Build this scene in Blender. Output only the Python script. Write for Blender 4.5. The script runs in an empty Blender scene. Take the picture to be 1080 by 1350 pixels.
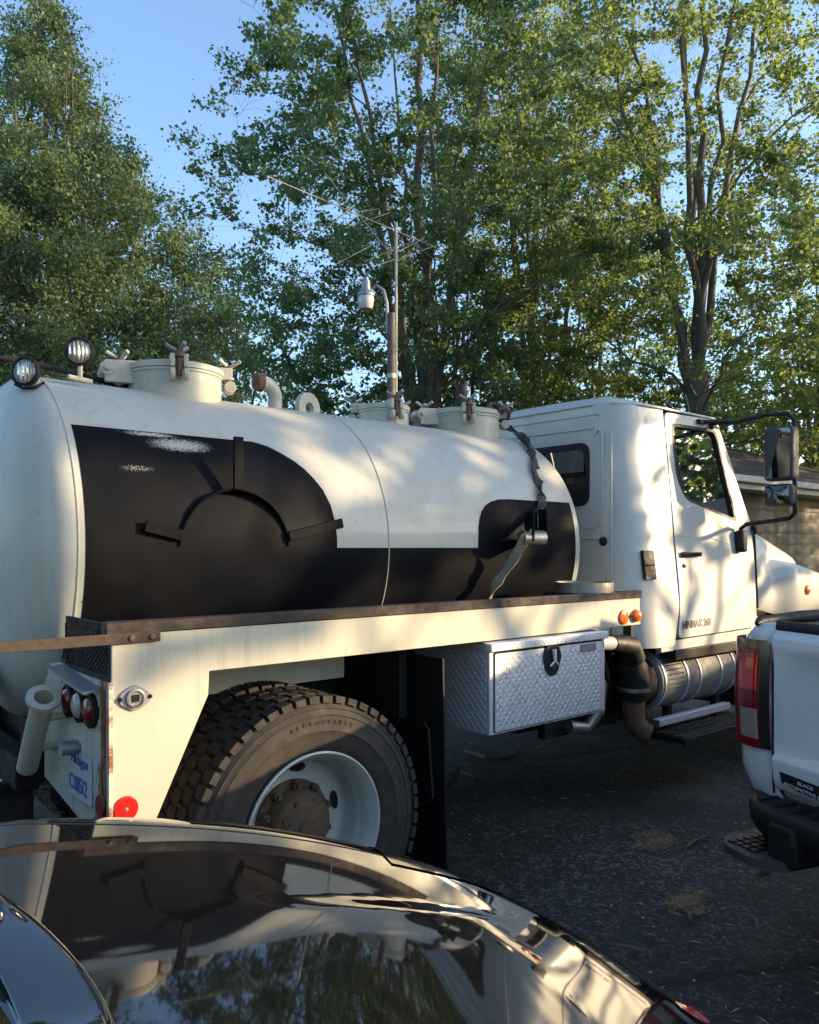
import bpy, bmesh, math, random
import numpy as np
from mathutils import Vector, Matrix, Euler
from mathutils.geometry import tessellate_polygon

SC = bpy.context.scene
COL = SC.collection
R = math.radians
PI = math.pi

# ------------------------------------------------------------------ camera, sky, sun, exposure
EYE = 1.53                              # heights are measured from a datum 10 cm below the asphalt
GZ = 0.10
FWD = math.atan(1240 / 1050)            # view direction, measured from the truck's long axis (world X)
cam_d = bpy.data.cameras.new('camera')
cam = bpy.data.objects.new('camera', cam_d)
COL.objects.link(cam)
cam.location = (0, 0, EYE)
cam.rotation_euler = (R(90), 0, FWD - R(90))
cam_d.sensor_fit = 'HORIZONTAL'
cam_d.sensor_width = 36.0
cam_d.lens = 35.0
cam_d.shift_y = 47 / 1080
cam_d.clip_start = 0.05
cam_d.clip_end = 800
SC.camera = cam

SUN_TO = Vector((1.25, -1.0, 0.39)).normalized()
SUN_EL = math.asin(SUN_TO.z)
SUN_ROT = math.atan2(SUN_TO.x, SUN_TO.y)
world = bpy.data.worlds.new('World')
SC.world = world
world.use_nodes = True
wn = world.node_tree.nodes
wl = world.node_tree.links
sky = wn.new('ShaderNodeTexSky')
sky.sky_type = 'NISHITA'
sky.sun_disc = False
sky.sun_elevation = SUN_EL
sky.sun_rotation = SUN_ROT
sky.air_density = 1.0
sky.dust_density = 1.6
sky.ozone_density = 2.6
wl.new(sky.outputs['Color'], wn['Background'].inputs['Color'])
wn['Background'].inputs['Strength'].default_value = 0.15
sd = bpy.data.lights.new('sun', 'SUN')
sd.energy = 3.3
sd.angle = R(0.55)
sd.color = (1.0, 0.74, 0.42)
so = bpy.data.objects.new('sun', sd)
COL.objects.link(so)
so.rotation_euler = (-SUN_TO).to_track_quat('-Z', 'Y').to_euler()
so.location = (10, -8, 12)
vs = SC.view_settings
vs.view_transform = 'Standard'
vs.look = 'None'
vs.gamma = 1.0
vs.use_curve_mapping = False
vs.exposure = 1.65
SC.cycles.max_bounces = 8
SC.cycles.transparent_max_bounces = 12

# ------------------------------------------------------------------ materials
def srgb(h):
    c = [int(h[i:i + 2], 16) / 255 for i in (0, 2, 4)]
    return tuple(x / 12.92 if x <= .04045 else ((x + .055) / 1.055) ** 2.4 for x in c)

def base_mat(name, col, rough=.5, metal=0, coat=0, spec=.5, emit=None, trans=0, ior=1.5):
    m = bpy.data.materials.new(name)
    m.use_nodes = True
    b = m.node_tree.nodes['Principled BSDF']
    b.inputs['Base Color'].default_value = (*col[:3], 1)
    b.inputs['Roughness'].default_value = rough
    b.inputs['Metallic'].default_value = metal
    b.inputs['Coat Weight'].default_value = coat
    b.inputs['Coat Roughness'].default_value = .03
    b.inputs['Specular IOR Level'].default_value = spec
    b.inputs['Transmission Weight'].default_value = trans
    b.inputs['IOR'].default_value = ior
    return m

class NT:
    """small node helper bound to one material"""
    def __init__(s, m):
        s.m = m; s.n = m.node_tree.nodes; s.l = m.node_tree.links
        s.b = s.n['Principled BSDF']
        s.co = s.n.new('ShaderNodeTexCoord')
    def noise(s, scale, detail=4, rough=.55, vec=None, stretch=None):
        t = s.n.new('ShaderNodeTexNoise')
        t.inputs['Scale'].default_value = scale
        t.inputs['Detail'].default_value = detail
        t.inputs['Roughness'].default_value = rough
        v = vec or s.co.outputs['Object']
        if stretch:
            mp = s.n.new('ShaderNodeMapping'); mp.inputs['Scale'].default_value = stretch
            s.l.new(v, mp.inputs['Vector']); v = mp.outputs['Vector']
        s.l.new(v, t.inputs['Vector'])
        return t.outputs['Fac']
    def ramp(s, fac, stops, interp='LINEAR'):
        r = s.n.new('ShaderNodeValToRGB')
        e = r.color_ramp; e.interpolation = interp
        while len(e.elements) < len(stops): e.elements.new(.5)
        for el, (p, c) in zip(e.elements, stops):
            el.position = p
            el.color = (*c[:3], 1) if hasattr(c, '__len__') else (c, c, c, 1)
        s.l.new(fac, r.inputs['Fac'])
        return r.outputs['Color']
    def mix(s, fac, a, b, mode='MIX'):
        x = s.n.new('ShaderNodeMix'); x.data_type = 'RGBA'; x.blend_type = mode
        for sock, v in ((x.inputs[0], fac), (x.inputs[6], a), (x.inputs[7], b)):
            if hasattr(v, 'is_output'): s.l.new(v, sock)
            elif isinstance(v, (int, float)): sock.default_value = v if sock is x.inputs[0] else (v, v, v, 1)
            else: sock.default_value = (*v[:3], 1)
        return x.outputs[2]
    def math(s, op, a, b=0.0, clamp=False):
        x = s.n.new('ShaderNodeMath'); x.operation = op; x.use_clamp = clamp
        for i, v in enumerate((a, b)):
            if hasattr(v, 'is_output'): s.l.new(v, x.inputs[i])
            else: x.inputs[i].default_value = v
        return x.outputs[0]
    def sep(s, vec=None):
        x = s.n.new('ShaderNodeSeparateXYZ'); s.l.new(vec or s.co.outputs['Object'], x.inputs[0])
        return x.outputs
    def color(s, sock): s.l.new(sock, s.b.inputs['Base Color'])
    def rough(s, sock): s.l.new(sock, s.b.inputs['Roughness'])
    def bump(s, h, strength=.3, dist=.01):
        x = s.n.new('ShaderNodeBump'); x.inputs['Strength'].default_value = strength
        x.inputs['Distance'].default_value = dist
        s.l.new(h, x.inputs['Height']); s.l.new(x.outputs['Normal'], s.b.inputs['Normal'])

def worn(name, col, rough=.5, metal=0, coat=0, var=.12, scale=6, bump=.0, bscale=60, dirt=None, dirt_amt=.3, spec=.5, specks=False):
    """paint / metal / rubber with soft tone variation, dust and a fine bump"""
    m = base_mat(name, col, rough, metal, coat, spec)
    t = NT(m)
    n1 = t.noise(scale, 6, .6)
    c = t.mix(n1, [x * (1 - var) for x in col], [min(1, x * (1 + var)) for x in col])
    if dirt:
        n2 = t.noise(scale * 2.3, 8, .7)
        f = t.ramp(n2, [(.45, 0.0), (.75, dirt_amt)])
        c = t.mix(f, c, dirt)
    t.color(c)
    rr = t.ramp(t.noise(scale * 1.7, 5), [(.3, max(.02, rough * .8)), (.7, min(1, rough * 1.25))])
    t.rough(rr)
    if specks:
        v = t.n.new('ShaderNodeTexVoronoi'); v.inputs['Scale'].default_value = 9
        t.l.new(t.co.outputs['Object'], v.inputs['Vector'])
        dot = t.ramp(v.outputs['Distance'], [(.0, 1.0), (.030, 1.0), (.042, 0.0)])
        keep = t.ramp(t.sep(v.outputs['Color'])[0], [(.62, 0.0), (.66, 1.0)])
        run = t.ramp(t.noise(3.2, 6, .7, stretch=(9, 9, .7)), [(.52, 0.0), (.72, .5)])
        c = t.mix(run, c, [x * .62 for x in col])
        c = t.mix(t.math('MULTIPLY', t.math('MULTIPLY', dot, keep), .75), c, (.10, .065, .04))
        t.color(c)
    if bump: t.bump(t.noise(bscale, 4), bump, .004)
    return m

M = {}
M['tank_white'] = worn('tank_white_paint', (.42, .412, .362), .45, 0, .12, .05, 2.5, .03, 9, (.42, .38, .30), .25, specks=True)
M['cab_white'] = worn('cab_white_paint', (.44, .436, .41), .38, 0, .25, .03, 2.0, 0, 40, (.5, .46, .4), .15)
M['bed_white'] = worn('bed_cream_paint', (.46, .436, .35), .48, 0, .1, .05, 3, .04, 20, (.45, .38, .28), .35, specks=True)
M['pick_white'] = worn('pickup_white_paint', (.58, .59, .60), .25, 0, .7, .02, 2)
M['fitting'] = worn('cream_fitting_paint', (.43, .412, .335), .5, 0, .1, .08, 14, .08, 60, (.3, .22, .13), .5)
M['rust'] = worn('rusty_iron', (.16, .085, .05), .85, .15, 0, .4, 25, .4, 160, (.05, .03, .025), .7)
M['rail'] = worn('dark_rusty_rail', (.030, .022, .019), .7, .2, 0, .35, 12, .25, 120, (.10, .065, .045), .5)
M['flatbar'] = worn('rusted_flat_bar', (.055, .041, .033), .8, .2, 0, .35, 30, .3, 160, (.07, .04, .028), .8)
M['black'] = worn('chassis_black', (.010, .010, .011), .7, 0, 0, .3, 12, .1, 90, (.03, .026, .02), .3, .25)
M['blackgloss'] = base_mat('gloss_black', (.012, .012, .013), .12, 0, .6)
M['plastic'] = worn('black_plastic', (.011, .011, .012), .5, 0, 0, .2, 20, .1, 300, spec=.3)
M['greyplastic'] = worn('grey_plastic', (.042, .043, .046), .6, 0, 0, .2, 20, .15, 300)
M['void'] = base_mat('dark_opening', (.004, .004, .004), .9)
M['alu'] = worn('bright_aluminium', (.62, .63, .65), .48, .55, 0, .08, 12, .05, 80)
M['shield'] = worn('heat_shield_metal', (.22, .22, .22), .68, .35, 0, .3, 14, .12, 40, (.2, .18, .16), .4)
M['steel'] = worn('dull_steel', (.30, .29, .27), .42, .8, 0, .25, 18, .1, 80, (.13, .09, .06), .5)
M['chrome'] = base_mat('chrome', (.75, .75, .76), .08, 1)
M['rubber'] = worn('dusty_rubber', (.036, .031, .028), .85, 0, 0, .25, 9, .15, 140, (.085, .068, .052), .55, .3)
M['hub'] = worn('rusty_hub', (.085, .066, .042), .8, .2, 0, .45, 22, .45, 120, (.15, .05, .022), .9)
M['rim'] = worn('white_rim_paint', (.40, .425, .39), .4, 0, .2, .05, 10, .05, 60, (.35, .3, .22), .45)
M['red'] = base_mat('red_reflector', (.70, .012, .010), .25, 0, .6)
M['darkred'] = base_mat('dark_red_lens', (.16, .006, .008), .22, 0, .25)
M['redlens'] = base_mat('bright_red_lens', (.48, .010, .010), .08, 0, .8)
M['orange'] = base_mat('orange_lens', (.75, .14, .012), .2, 0, .6)
M['clear'] = base_mat('clear_lens', (.36, .35, .29), .25, 0, .25)
M['smoked'] = base_mat('smoked_lens', (.26, .20, .185), .10, 0, .8)
M['lampglass'] = base_mat('lamp_lens', (.80, .78, .70), .10, .55, .8)
M['strap'] = worn('faded_webbing', (.045, .042, .038), .85, 0, 0, .35, 30, .4, 400, (.32, .28, .22), .6)
M['strap_pale'] = worn('pale_worn_webbing', (.24, .195, .13), .85, 0, 0, .3, 30, .4, 400, (.12, .1, .08), .6)
M['interior'] = worn('grey_cab_interior', (.07, .068, .065), .8)
M['wood'] = worn('weathered_pole_wood', (.125, .108, .092), .9, 0, 0, .3, 4, .5, 50, (.08, .06, .05), .6)
M['galv'] = worn('galvanised_metal', (.26, .275, .30), .45, .6, 0, .15, 10)
M['antenna'] = worn('aerial_aluminium', (.20, .20, .20), .55, .35)
M['globe'] = base_mat('milky_lamp_globe', (.62, .62, .58), .25, 0, .3, .5, None, .25)
M['bark'] = worn('grey_brown_bark', (.12, .10, .08), .95, 0, 0, .45, 5, .8, 22, (.06, .05, .04), .7)
M['siding'] = worn('olive_grey_siding', (.070, .070, .057), .7, 0, 0, .12, 3, .15, 40, (.08, .08, .06), .3)
M['fascia'] = worn('weathered_white_trim', (.46, .44, .38), .6, 0, 0, .15, 6, .1, 40, (.2, .17, .12), .5)
M['red_emblem'] = base_mat('red_enamel', (.30, .006, .012), .15, 0, .8)
M['car_black'] = base_mat('polished_black_paint', (.006, .006, .007), .035, 0, 1.0, .6)
M['decal'] = base_mat('black_print', (.010, .010, .013), .4)
M['whiteprint'] = base_mat('white_print', (.55, .56, .58), .5)
M['blueprint'] = base_mat('blue_print', (.035, .055, .30), .5)
M['plate'] = worn('white_plate', (.38, .40, .46), .4, 0, 0, .12, 30, 0, 60, (.3, .3, .4), .4)
M['roof'] = worn('dark_brown_shingle', (.038, .030, .031), .95, 0, 0, .4, 8, .6, 30, (.07, .055, .05), .5)
M['pale_sunlit'] = worn('pale_sunlit_concrete', (.55, .56, .58), .8, 0, 0, .1, 20, .3, 150)
M['shutline'] = base_mat('shut_line', (.003, .003, .003), .8)
M['drygrass'] = worn('dry_grass', (.34, .23, .11), .9, 0, 0, .3, 60)
M['twig'] = worn('dead_twig', (.13, .10, .075), .9, 0, 0, .3, 40)
M['mirror'] = base_mat('mirror_glass', (.10, .105, .11), .03, 1)

def fluted(m):
    t = NT(m)
    w = t.n.new('ShaderNodeTexWave'); w.wave_type = 'BANDS'; w.bands_direction = 'X'
    w.inputs['Scale'].default_value = 26; w.inputs['Distortion'].default_value = 1.5
    t.l.new(t.co.outputs['Object'], w.inputs['Vector'])
    t.bump(w.outputs['Fac'], 1.0, .012)
    t.color(t.mix(t.noise(40, 4), (.30, .28, .24), (.85, .82, .74)))
    t.rough(t.ramp(t.noise(30, 3), [(.3, .08), (.7, .3)]))
fluted(M['lampglass'])

def glass_mat(name, tint, gl=.5):
    m = bpy.data.materials.new(name); m.use_nodes = True
    n, l = m.node_tree.nodes, m.node_tree.links
    n.remove(n['Principled BSDF'])
    tr = n.new('ShaderNodeBsdfTransparent'); tr.inputs[0].default_value = (*tint, 1)
    g = n.new('ShaderNodeBsdfGlossy'); g.inputs['Roughness'].default_value = .02
    f = n.new('ShaderNodeFresnel'); f.inputs[0].default_value = 1.5
    mx = n.new('ShaderNodeMixShader')
    l.new(f.outputs[0], mx.inputs[0]); l.new(tr.outputs[0], mx.inputs[1]); l.new(g.outputs[0], mx.inputs[2])
    l.new(mx.outputs[0], n['Material Output'].inputs[0])
    return m
M['glass'] = glass_mat('tinted_glass', (.90, .93, .92))
M['darkglass'] = glass_mat('dark_tinted_glass', (.10, .12, .13))

# black tank paint with the worn, over-sprayed patch near its top edge
def tank_black():
    m = base_mat('satin_black_tank_paint', (.010, .011, .013),   .6, 0, 0, .05)
    t = NT(m)
    x, y, z = t.sep()
    def blob(cx, cz, rx, rz):
        a = t.math('DIVIDE', t.math('SUBTRACT', x, cx), rx)
        b = t.math('DIVIDE', t.math('SUBTRACT', z, cz), rz)
        d = t.math('ADD', t.math('MULTIPLY', a, a), t.math('MULTIPLY', b, b))
        return t.math('SUBTRACT', 1.0, d, True)
    f = t.math('MAXIMUM', blob(1.245, 1.905, .15, .034), blob(1.14, 1.938, .13, .012))
    f = t.math('MAXIMUM', f, t.math('MULTIPLY', blob(1.06, 1.805, .08, .016), .55))
    n = t.noise(240, 4, .7, stretch=(1, 1, .7))
    msk = t.ramp(t.math('ADD', n, t.math('MULTIPLY', f, .34)), [(.66, 0.0), (.80, 1.0)])
    big = t.noise(5, 5)
    c = t.mix(t.ramp(big, [(.4, 0.0), (.8, .9)]), (.004, .005, .008), (.009, .008, .0075))
    t.color(t.mix(t.math('MULTIPLY', msk, t.ramp(f, [(0, 0.0), (.15, 1.0)])), c, (.42, .41, .38)))
    t.rough(t.ramp(t.noise(9, 5), [(.3, .45), (.7, .62)]))
    t.bump(t.noise(14, 4), .04, .01)
    return m
M['tank_black'] = tank_black()

# cream ribbed tail panel whose outboard edge is streaked with rust
def rusty_panel():
    m = base_mat('rust_streaked_cream_paint', (.6, .57, .46), .5)
    t = NT(m)
    x, y, z = t.sep()
    near = t.ramp(t.math('SUBTRACT', y, 2.25), [(0, .62), (.04, .75), (.10, .42), (.25, .2)])
    st = t.noise(7, 8, .75, stretch=(1, 30, 1.2))
    f = t.ramp(t.math('ADD', t.math('MULTIPLY', near, .36), st), [(.66, 0.0), (.76, 1.0)])
    base = t.mix(t.noise(12, 6), (.50, .48, .40), (.66, .63, .53))
    t.color(t.mix(f, base, (.20, .075, .03)))
    t.bump(t.noise(60, 4), .15, .004)
    return m
M['rust_panel'] = rusty_panel()

# black car's hood: polished, with a few dust specks
def car_black():
    m = M['car_black']; t = NT(m)
    v = t.n.new('ShaderNodeTexVoronoi'); v.inputs['Scale'].default_value = 22
    t.l.new(t.co.outputs['Object'], v.inputs['Vector'])
    f = t.ramp(v.outputs['Distance'], [(.0, 1.0), (.035, 0.0)])
    ns = t.ramp(t.noise(5, 4), [(.5, 0.0), (.6, .6)])
    t.color(t.mix(t.math('MULTIPLY', f, ns), (.006, .006, .007), (.3, .28, .25)))
    t.rough(t.ramp(t.noise(3, 6), [(.35, .02), (.75, .05)]))
    t.bump(t.noise(2.2, 2), .012, .02)
car_black()

def asphalt():
    m = base_mat('dark_asphalt', (.05, .05, .055), .8, 0, 0, .45)
    t = NT(m)
    big = t.noise(.7, 6, .6)
    mid = t.noise(5, 6, .65)
    fine = t.noise(75, 3, .7)
    fine2 = t.noise(190, 2, .6)
    v = t.n.new('ShaderNodeTexVoronoi'); v.inputs['Scale'].default_value = 62
    t.l.new(t.co.outputs['Object'], v.inputs['Vector'])
    c = t.mix(mid, (.012, .0112, .0105), (.030, .0278, .0255))
    wearf = t.ramp(t.math('ADD', t.math('MULTIPLY', big, .6), t.math('MULTIPLY', mid, .4)), [(.40, .12), (.60, 1.0)])
    sp = t.ramp(v.outputs['Color'], [(.50, 0.0), (.75, 1.0)])
    sp2 = t.ramp(fine2, [(.46, 0.0), (.58, 1.0)])
    spk = t.math('MULTIPLY', t.math('MULTIPLY', sp, sp2), wearf)
    c = t.mix(spk, c, (.235, .222, .205))
    dust = t.ramp(t.noise(1.1, 7, .7), [(.50, 0.0), (.70, .60)])
    c = t.mix(t.math('MULTIPLY', dust, t.ramp(fine, [(.4, .2), (.6, 1.0)])), c, (.16, .145, .12))
    cv = t.n.new('ShaderNodeTexVoronoi'); cv.feature = 'DISTANCE_TO_EDGE'; cv.inputs['Scale'].default_value = .55
    wob = t.n.new('ShaderNodeMix'); wob.data_type = 'VECTOR'; wob.inputs[0].default_value = .12
    nz = t.n.new('ShaderNodeTexNoise'); nz.inputs['Scale'].default_value = 3.5; nz.inputs['Detail'].default_value = 6
    t.l.new(t.co.outputs['Object'], nz.inputs['Vector'])
    t.l.new(t.co.outputs['Object'], wob.inputs[4]); t.l.new(nz.outputs['Color'], wob.inputs[5])
    t.l.new(wob.outputs[1], cv.inputs['Vector'])
    crack = t.ramp(cv.outputs['Distance'], [(.0, 1.0), (.006, .8), (.011, 0.0)])
    c = t.mix(crack, c, (.006, .006, .006))
    oil = t.ramp(t.noise(.9, 4, .5), [(.60, 0.0), (.70, .65)])
    c = t.mix(oil, c, (.008, .008, .009))
    t.color(c)
    h = t.math('SUBTRACT', t.math('ADD', t.math('MULTIPLY', v.outputs['Distance'], .8), fine), crack)
    t.bump(h, .55, .005)
    return m
M['asphalt'] = asphalt()

def lawn_mat():
    m = base_mat('lawn_green', (.05, .08, .02), .9)
    t = NT(m)
    t.color(t.mix(t.noise(3, 8, .7), (.035, .055, .014), (.09, .11, .04)))
    t.bump(t.noise(60, 4), 1, .03)
    return m
M['lawn'] = lawn_mat()

def leaf_mat(name, c1, c2, tr, amt=.35):
    m = bpy.data.materials.new(name); m.use_nodes = True
    t = NT(m)
    g = t.n.new('ShaderNodeNewGeometry')
    isl = g.outputs['Random Per Island']
    big = t.noise(.55, 3)
    f = t.math('ADD', t.math('MULTIPLY', isl, .6), t.math('MULTIPLY', big, .4))
    c = t.mix(f, c1, c2)
    t.color(c)
    t.b.inputs['Roughness'].default_value = .5
    t.b.inputs['Specular IOR Level'].default_value = .4
    tl = t.n.new('ShaderNodeBsdfTranslucent')
    t.l.new(t.mix(isl, [x * .7 for x in tr], tr), tl.inputs['Color'])
    ms = t.n.new('ShaderNodeMixShader'); ms.inputs[0].default_value = amt
    t.l.new(t.b.outputs[0], ms.inputs[1]); t.l.new(tl.outputs[0], ms.inputs[2])
    t.l.new(ms.outputs[0], t.n['Material Output'].inputs[0])
    return m
M['leaf_maple'] = leaf_mat('maple_leaf', (.050, .110, .054), (.122, .196, .086), (.34, .43, .09), .48)
M['leaf_dark'] = leaf_mat('dark_maple_leaf', (.046, .104, .067), (.102, .176, .100), (.26, .37, .11), .46)
M['leaf_pale'] = leaf_mat('silvery_leaf', (.062, .122, .072), (.145, .212, .110), (.27, .37, .12), .43)
M['leaf_bright'] = leaf_mat('bright_leaf', (.070, .115, .035), (.150, .200, .065), (.30, .38, .07), .44)

# ------------------------------------------------------------------ mesh helpers
class MB:
    def __init__(s): s.v = []; s.f = []; s.sm = []
    def add(s, vs, fs, smooth=False):
        o = len(s.v)
        s.v.extend([tuple(p) for p in vs])
        for f in fs: s.f.append(tuple(i + o for i in f)); s.sm.append(smooth)
        return s
    def box(s, x0, x1, y0, y1, z0, z1, mat=None):
        vs = [Vector((x, y, z)) for z in (z0, z1) for y in (y0, y1) for x in (x0, x1)]
        if mat: vs = [mat @ p for p in vs]
        return s.add(vs, [(0, 2, 3, 1), (4, 5, 7, 6), (0, 1, 5, 4), (2, 6, 7, 3), (0, 4, 6, 2), (1, 3, 7, 5)])
    def tube(s, pts, r, n=10, cap=True, closed=False):
        pts = [Vector(p) for p in pts]
        rr = r if hasattr(r, '__len__') else [r] * len(pts)
        N = len(pts); vs = []; nrm = None
        for i, p in enumerate(pts):
            if closed: t = (pts[(i + 1) % N] - pts[i - 1])
            else: t = (pts[min(i + 1, N - 1)] - pts[max(i - 1, 0)])
            t.normalize()
            if nrm is None:
                nrm = t.orthogonal().normalized()
            else:
                nrm = (nrm - t * nrm.dot(t))
                nrm = nrm.normalized() if nrm.length > 1e-6 else t.orthogonal().normalized()
            b = t.cross(nrm)
            for k in range(n):
                a = 2 * PI * k / n
                vs.append(p + (nrm * math.cos(a) + b * math.sin(a)) * rr[i])
        fs = []
        for i in range(N if closed else N - 1):
            j = (i + 1) % N
            for k in range(n):
                k2 = (k + 1) % n
                fs.append((i * n + k, i * n + k2, j * n + k2, j * n + k))
        s.add(vs, fs, True)
        if cap and not closed:
            s.add(vs[:n], [tuple(range(n))[::-1]]); s.add(vs[-n:], [tuple(range(n))])
        return s
    def cyl(s, p0, p1, r0, r1=None, n=24, cap=True):
        return s.tube([p0, p1], [r0, r0 if r1 is None else r1], n, cap)
    def lathe(s, prof, origin, axis, n=48, smooth=True, a0=0, a1=2 * PI):
        """prof: (radius, distance along axis)"""
        ax = Vector(axis).normalized(); u = ax.orthogonal().normalized()
        if abs(ax.z) < .9:
            u = Vector((0, 0, 1)) - ax * ax.z; u.normalize()
        w = ax.cross(u); o = Vector(origin); full = abs(a1 - a0 - 2 * PI) < 1e-6
        m = n if full else n + 1; vs = []
        for (r, h) in prof:
            for k in range(m):
                a = a0 + (a1 - a0) * k / n
                vs.append(o + ax * h + (u * math.cos(a) + w * math.sin(a)) * r)
        fs = []
        for i in range(len(prof) - 1):
            for k in range(n):
                k2 = (k + 1) % m
                fs.append((i * m + k, i * m + k2, (i + 1) * m + k2, (i + 1) * m + k))
        return s.add(vs, fs, smooth)
    def grid(s, P, smooth=True, flip=False):
        """P[i][j] -> points"""
        a, b = len(P), len(P[0])
        vs = [p for row in P for p in row]
        fs = []
        for i in range(a - 1):
            for j in range(b - 1):
                q = (i * b + j, i * b + j + 1, (i + 1) * b + j + 1, (i + 1) * b + j)
                fs.append(q[::-1] if flip else q)
        return s.add(vs, fs, smooth)
    def panel(s, outer, holes, f, th):
        """sheet with holes; f(u, v, w) -> xyz, w runs 0..th into the sheet"""
        loops = [outer] + list(holes)
        flat = [p for lp in loops for p in lp]
        tris = tessellate_polygon([[Vector((p[0], p[1], 0)) for p in lp] for lp in loops])
        n = len(flat)
        vs = [f(p[0], p[1], 0) for p in flat] + [f(p[0], p[1], th) for p in flat]
        fs = [tuple(t) for t in tris] + [tuple(i + n for i in t[::-1]) for t in tris]
        o = 0
        for lp in loops:
            k = len(lp)
            for i in range(k):
                j = (i + 1) % k
                fs.append((o + i, o + j, o + j + n, o + i + n))
            o += k
        return s.add(vs, fs)
    def mesh(s, name):
        me = bpy.data.meshes.new(name)
        me.from_pydata(s.v, [], s.f)
        me.polygons.foreach_set('use_smooth', s.sm)
        bm = bmesh.new(); bm.from_mesh(me)
        bmesh.ops.recalc_face_normals(bm, faces=bm.faces)
        bm.to_mesh(me); bm.free()
        me.update()
        return me
    def build(s, name, mat, parent=None, bevel=0, seg=2, sharp=None):
        o = bpy.data.objects.new(name, s.mesh(name))
        COL.objects.link(o)
        o.data.materials.append(mat)
        if parent is not None:
            o.parent = parent
            if parent.type == 'EMPTY' and not parent.get('_local'):
                o.location = -Vector(parent.location)
        if bevel:
            b = o.modifiers.new('bevel', 'BEVEL'); b.width = bevel; b.segments = seg
            b.limit_method = 'ANGLE'; b.angle_limit = R(35)
            o.data.polygons.foreach_set('use_smooth', [True] * len(o.data.polygons))
            o.data.set_sharp_from_angle(angle=R(35)) if sharp is None else None
        elif any(s.sm):
            o.data.set_sharp_from_angle(angle=R(sharp or 40))
        return o

def tag(o, label=None, cat=None, group=None, kind=None):
    if label: o['label'] = label
    if cat: o['category'] = cat
    if group: o['group'] = group
    if kind: o['kind'] = kind
    return o

def empty(name, loc, label, cat, group=None, rz=0, local=False):
    o = bpy.data.objects.new(name, None)
    COL.objects.link(o); o.location = loc; o.rotation_euler = (0, 0, rz)
    o.empty_display_size = .1
    if local: o['_local'] = 1
    return tag(o, label, cat, group)

def text_obj(name, s, size, mat, origin, right, up, parent, depth=.001, shear=0, spacing=1, local=False, squash=1, bold=0):
    cu = bpy.data.curves.new(name + '_c', 'FONT')
    cu.body = s; cu.size = size; cu.extrude = depth; cu.shear = shear; cu.space_character = spacing
    cu.resolution_u = 3; cu.offset = bold
    tmp = bpy.data.objects.new('tmp', cu); COL.objects.link(tmp)
    dg = bpy.context.evaluated_depsgraph_get(); dg.update()
    me = bpy.data.meshes.new_from_object(tmp.evaluated_get(dg))
    bpy.data.objects.remove(tmp)
    r = Vector(right).normalized(); u = Vector(up).normalized(); n = r.cross(u)
    mt = Matrix(((r.x * squash, u.x, n.x, 0), (r.y * squash, u.y, n.y, 0), (r.z * squash, u.z, n.z, 0), (0, 0, 0, 1)))
    mt.translation = Vector(origin)
    me.transform(mt)
    me.materials.clear(); me.materials.append(mat)
    o = bpy.data.objects.new(name, me); COL.objects.link(o)
    o.parent = parent
    if parent.type == 'EMPTY' and not parent.get('_local'): o.location = -Vector(parent.location)
    return o

def rrect(x0, x1, y0, y1, r, n=5):
    P = []
    for cx, cy, a in ((x1 - r, y1 - r, 0), (x0 + r, y1 - r, 90), (x0 + r, y0 + r, 180), (x1 - r, y0 + r, 270)):
        for k in range(n + 1):
            t = R(a + 90 * k / n)
            P.append((cx + r * math.cos(t), cy + r * math.sin(t)))
    return P

def round_poly(P, r, n=4):
    out = []
    N = len(P)
    for i in range(N):
        a, b, c = (Vector((*P[i - 1][:2], 0)), Vector((*P[i][:2], 0)), Vector((*P[(i + 1) % N][:2], 0)))
        rr = P[i][2] if len(P[i]) > 2 else r
        d1 = (a - b); d2 = (c - b)
        rr = min(rr, d1.length * .48, d2.length * .48)
        if rr < 1e-4: out.append((b.x, b.y)); continue
        p = b + d1.normalized() * rr; q = b + d2.normalized() * rr
        for k in range(n + 1):
            t = k / n
            z = p * (1 - t) ** 2 + b * 2 * t * (1 - t) + q * t * t
            out.append((z.x, z.y))
    return out

def lerp_tab(tab, x):
    if x <= tab[0][0]: return tab[0][1]
    for (a, b), (c, d) in zip(tab, tab[1:]):
        if x <= c: return b + (d - b) * (x - a) / (c - a)
    return tab[-1][1]

def smoothstep(a, b, x):
    t = max(0, min(1, (x - a) / (b - a))); return t * t * (3 - 2 * t)

CA, SA = math.cos(FWD), math.sin(FWD)
def spot(px, d):
    """ground point d metres ahead in the direction px (of a 1080 wide picture)"""
    r = (px - 540) / 1050 * d
    return (CA * d + SA * r, SA * d - CA * r)

# ------------------------------------------------------------------ ground
def ground():
    o = MB().add([(-300, -300, GZ - .02), (300, -300, GZ - .02), (300, 300, GZ - .02), (-300, 300, GZ - .02)], [(0, 1, 2, 3)]).build('lawn', M['lawn'])
    tag(o, kind='structure')
    n = 40; P = []
    for i in range(n + 1):
        row = []
        for j in range(n + 1):
            x = -14 + 32 * i / n; y = -9 + 14.6 * j / n
            e = .012 * math.sin(x * 1.3 + 1) * math.sin(y * 1.1)
            row.append((x, y, GZ + e * .4))
        P.append(row)
    o = MB().grid(P).build('asphalt_driveway', M['asphalt'])
    tag(o, kind='structure')
ground()

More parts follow.
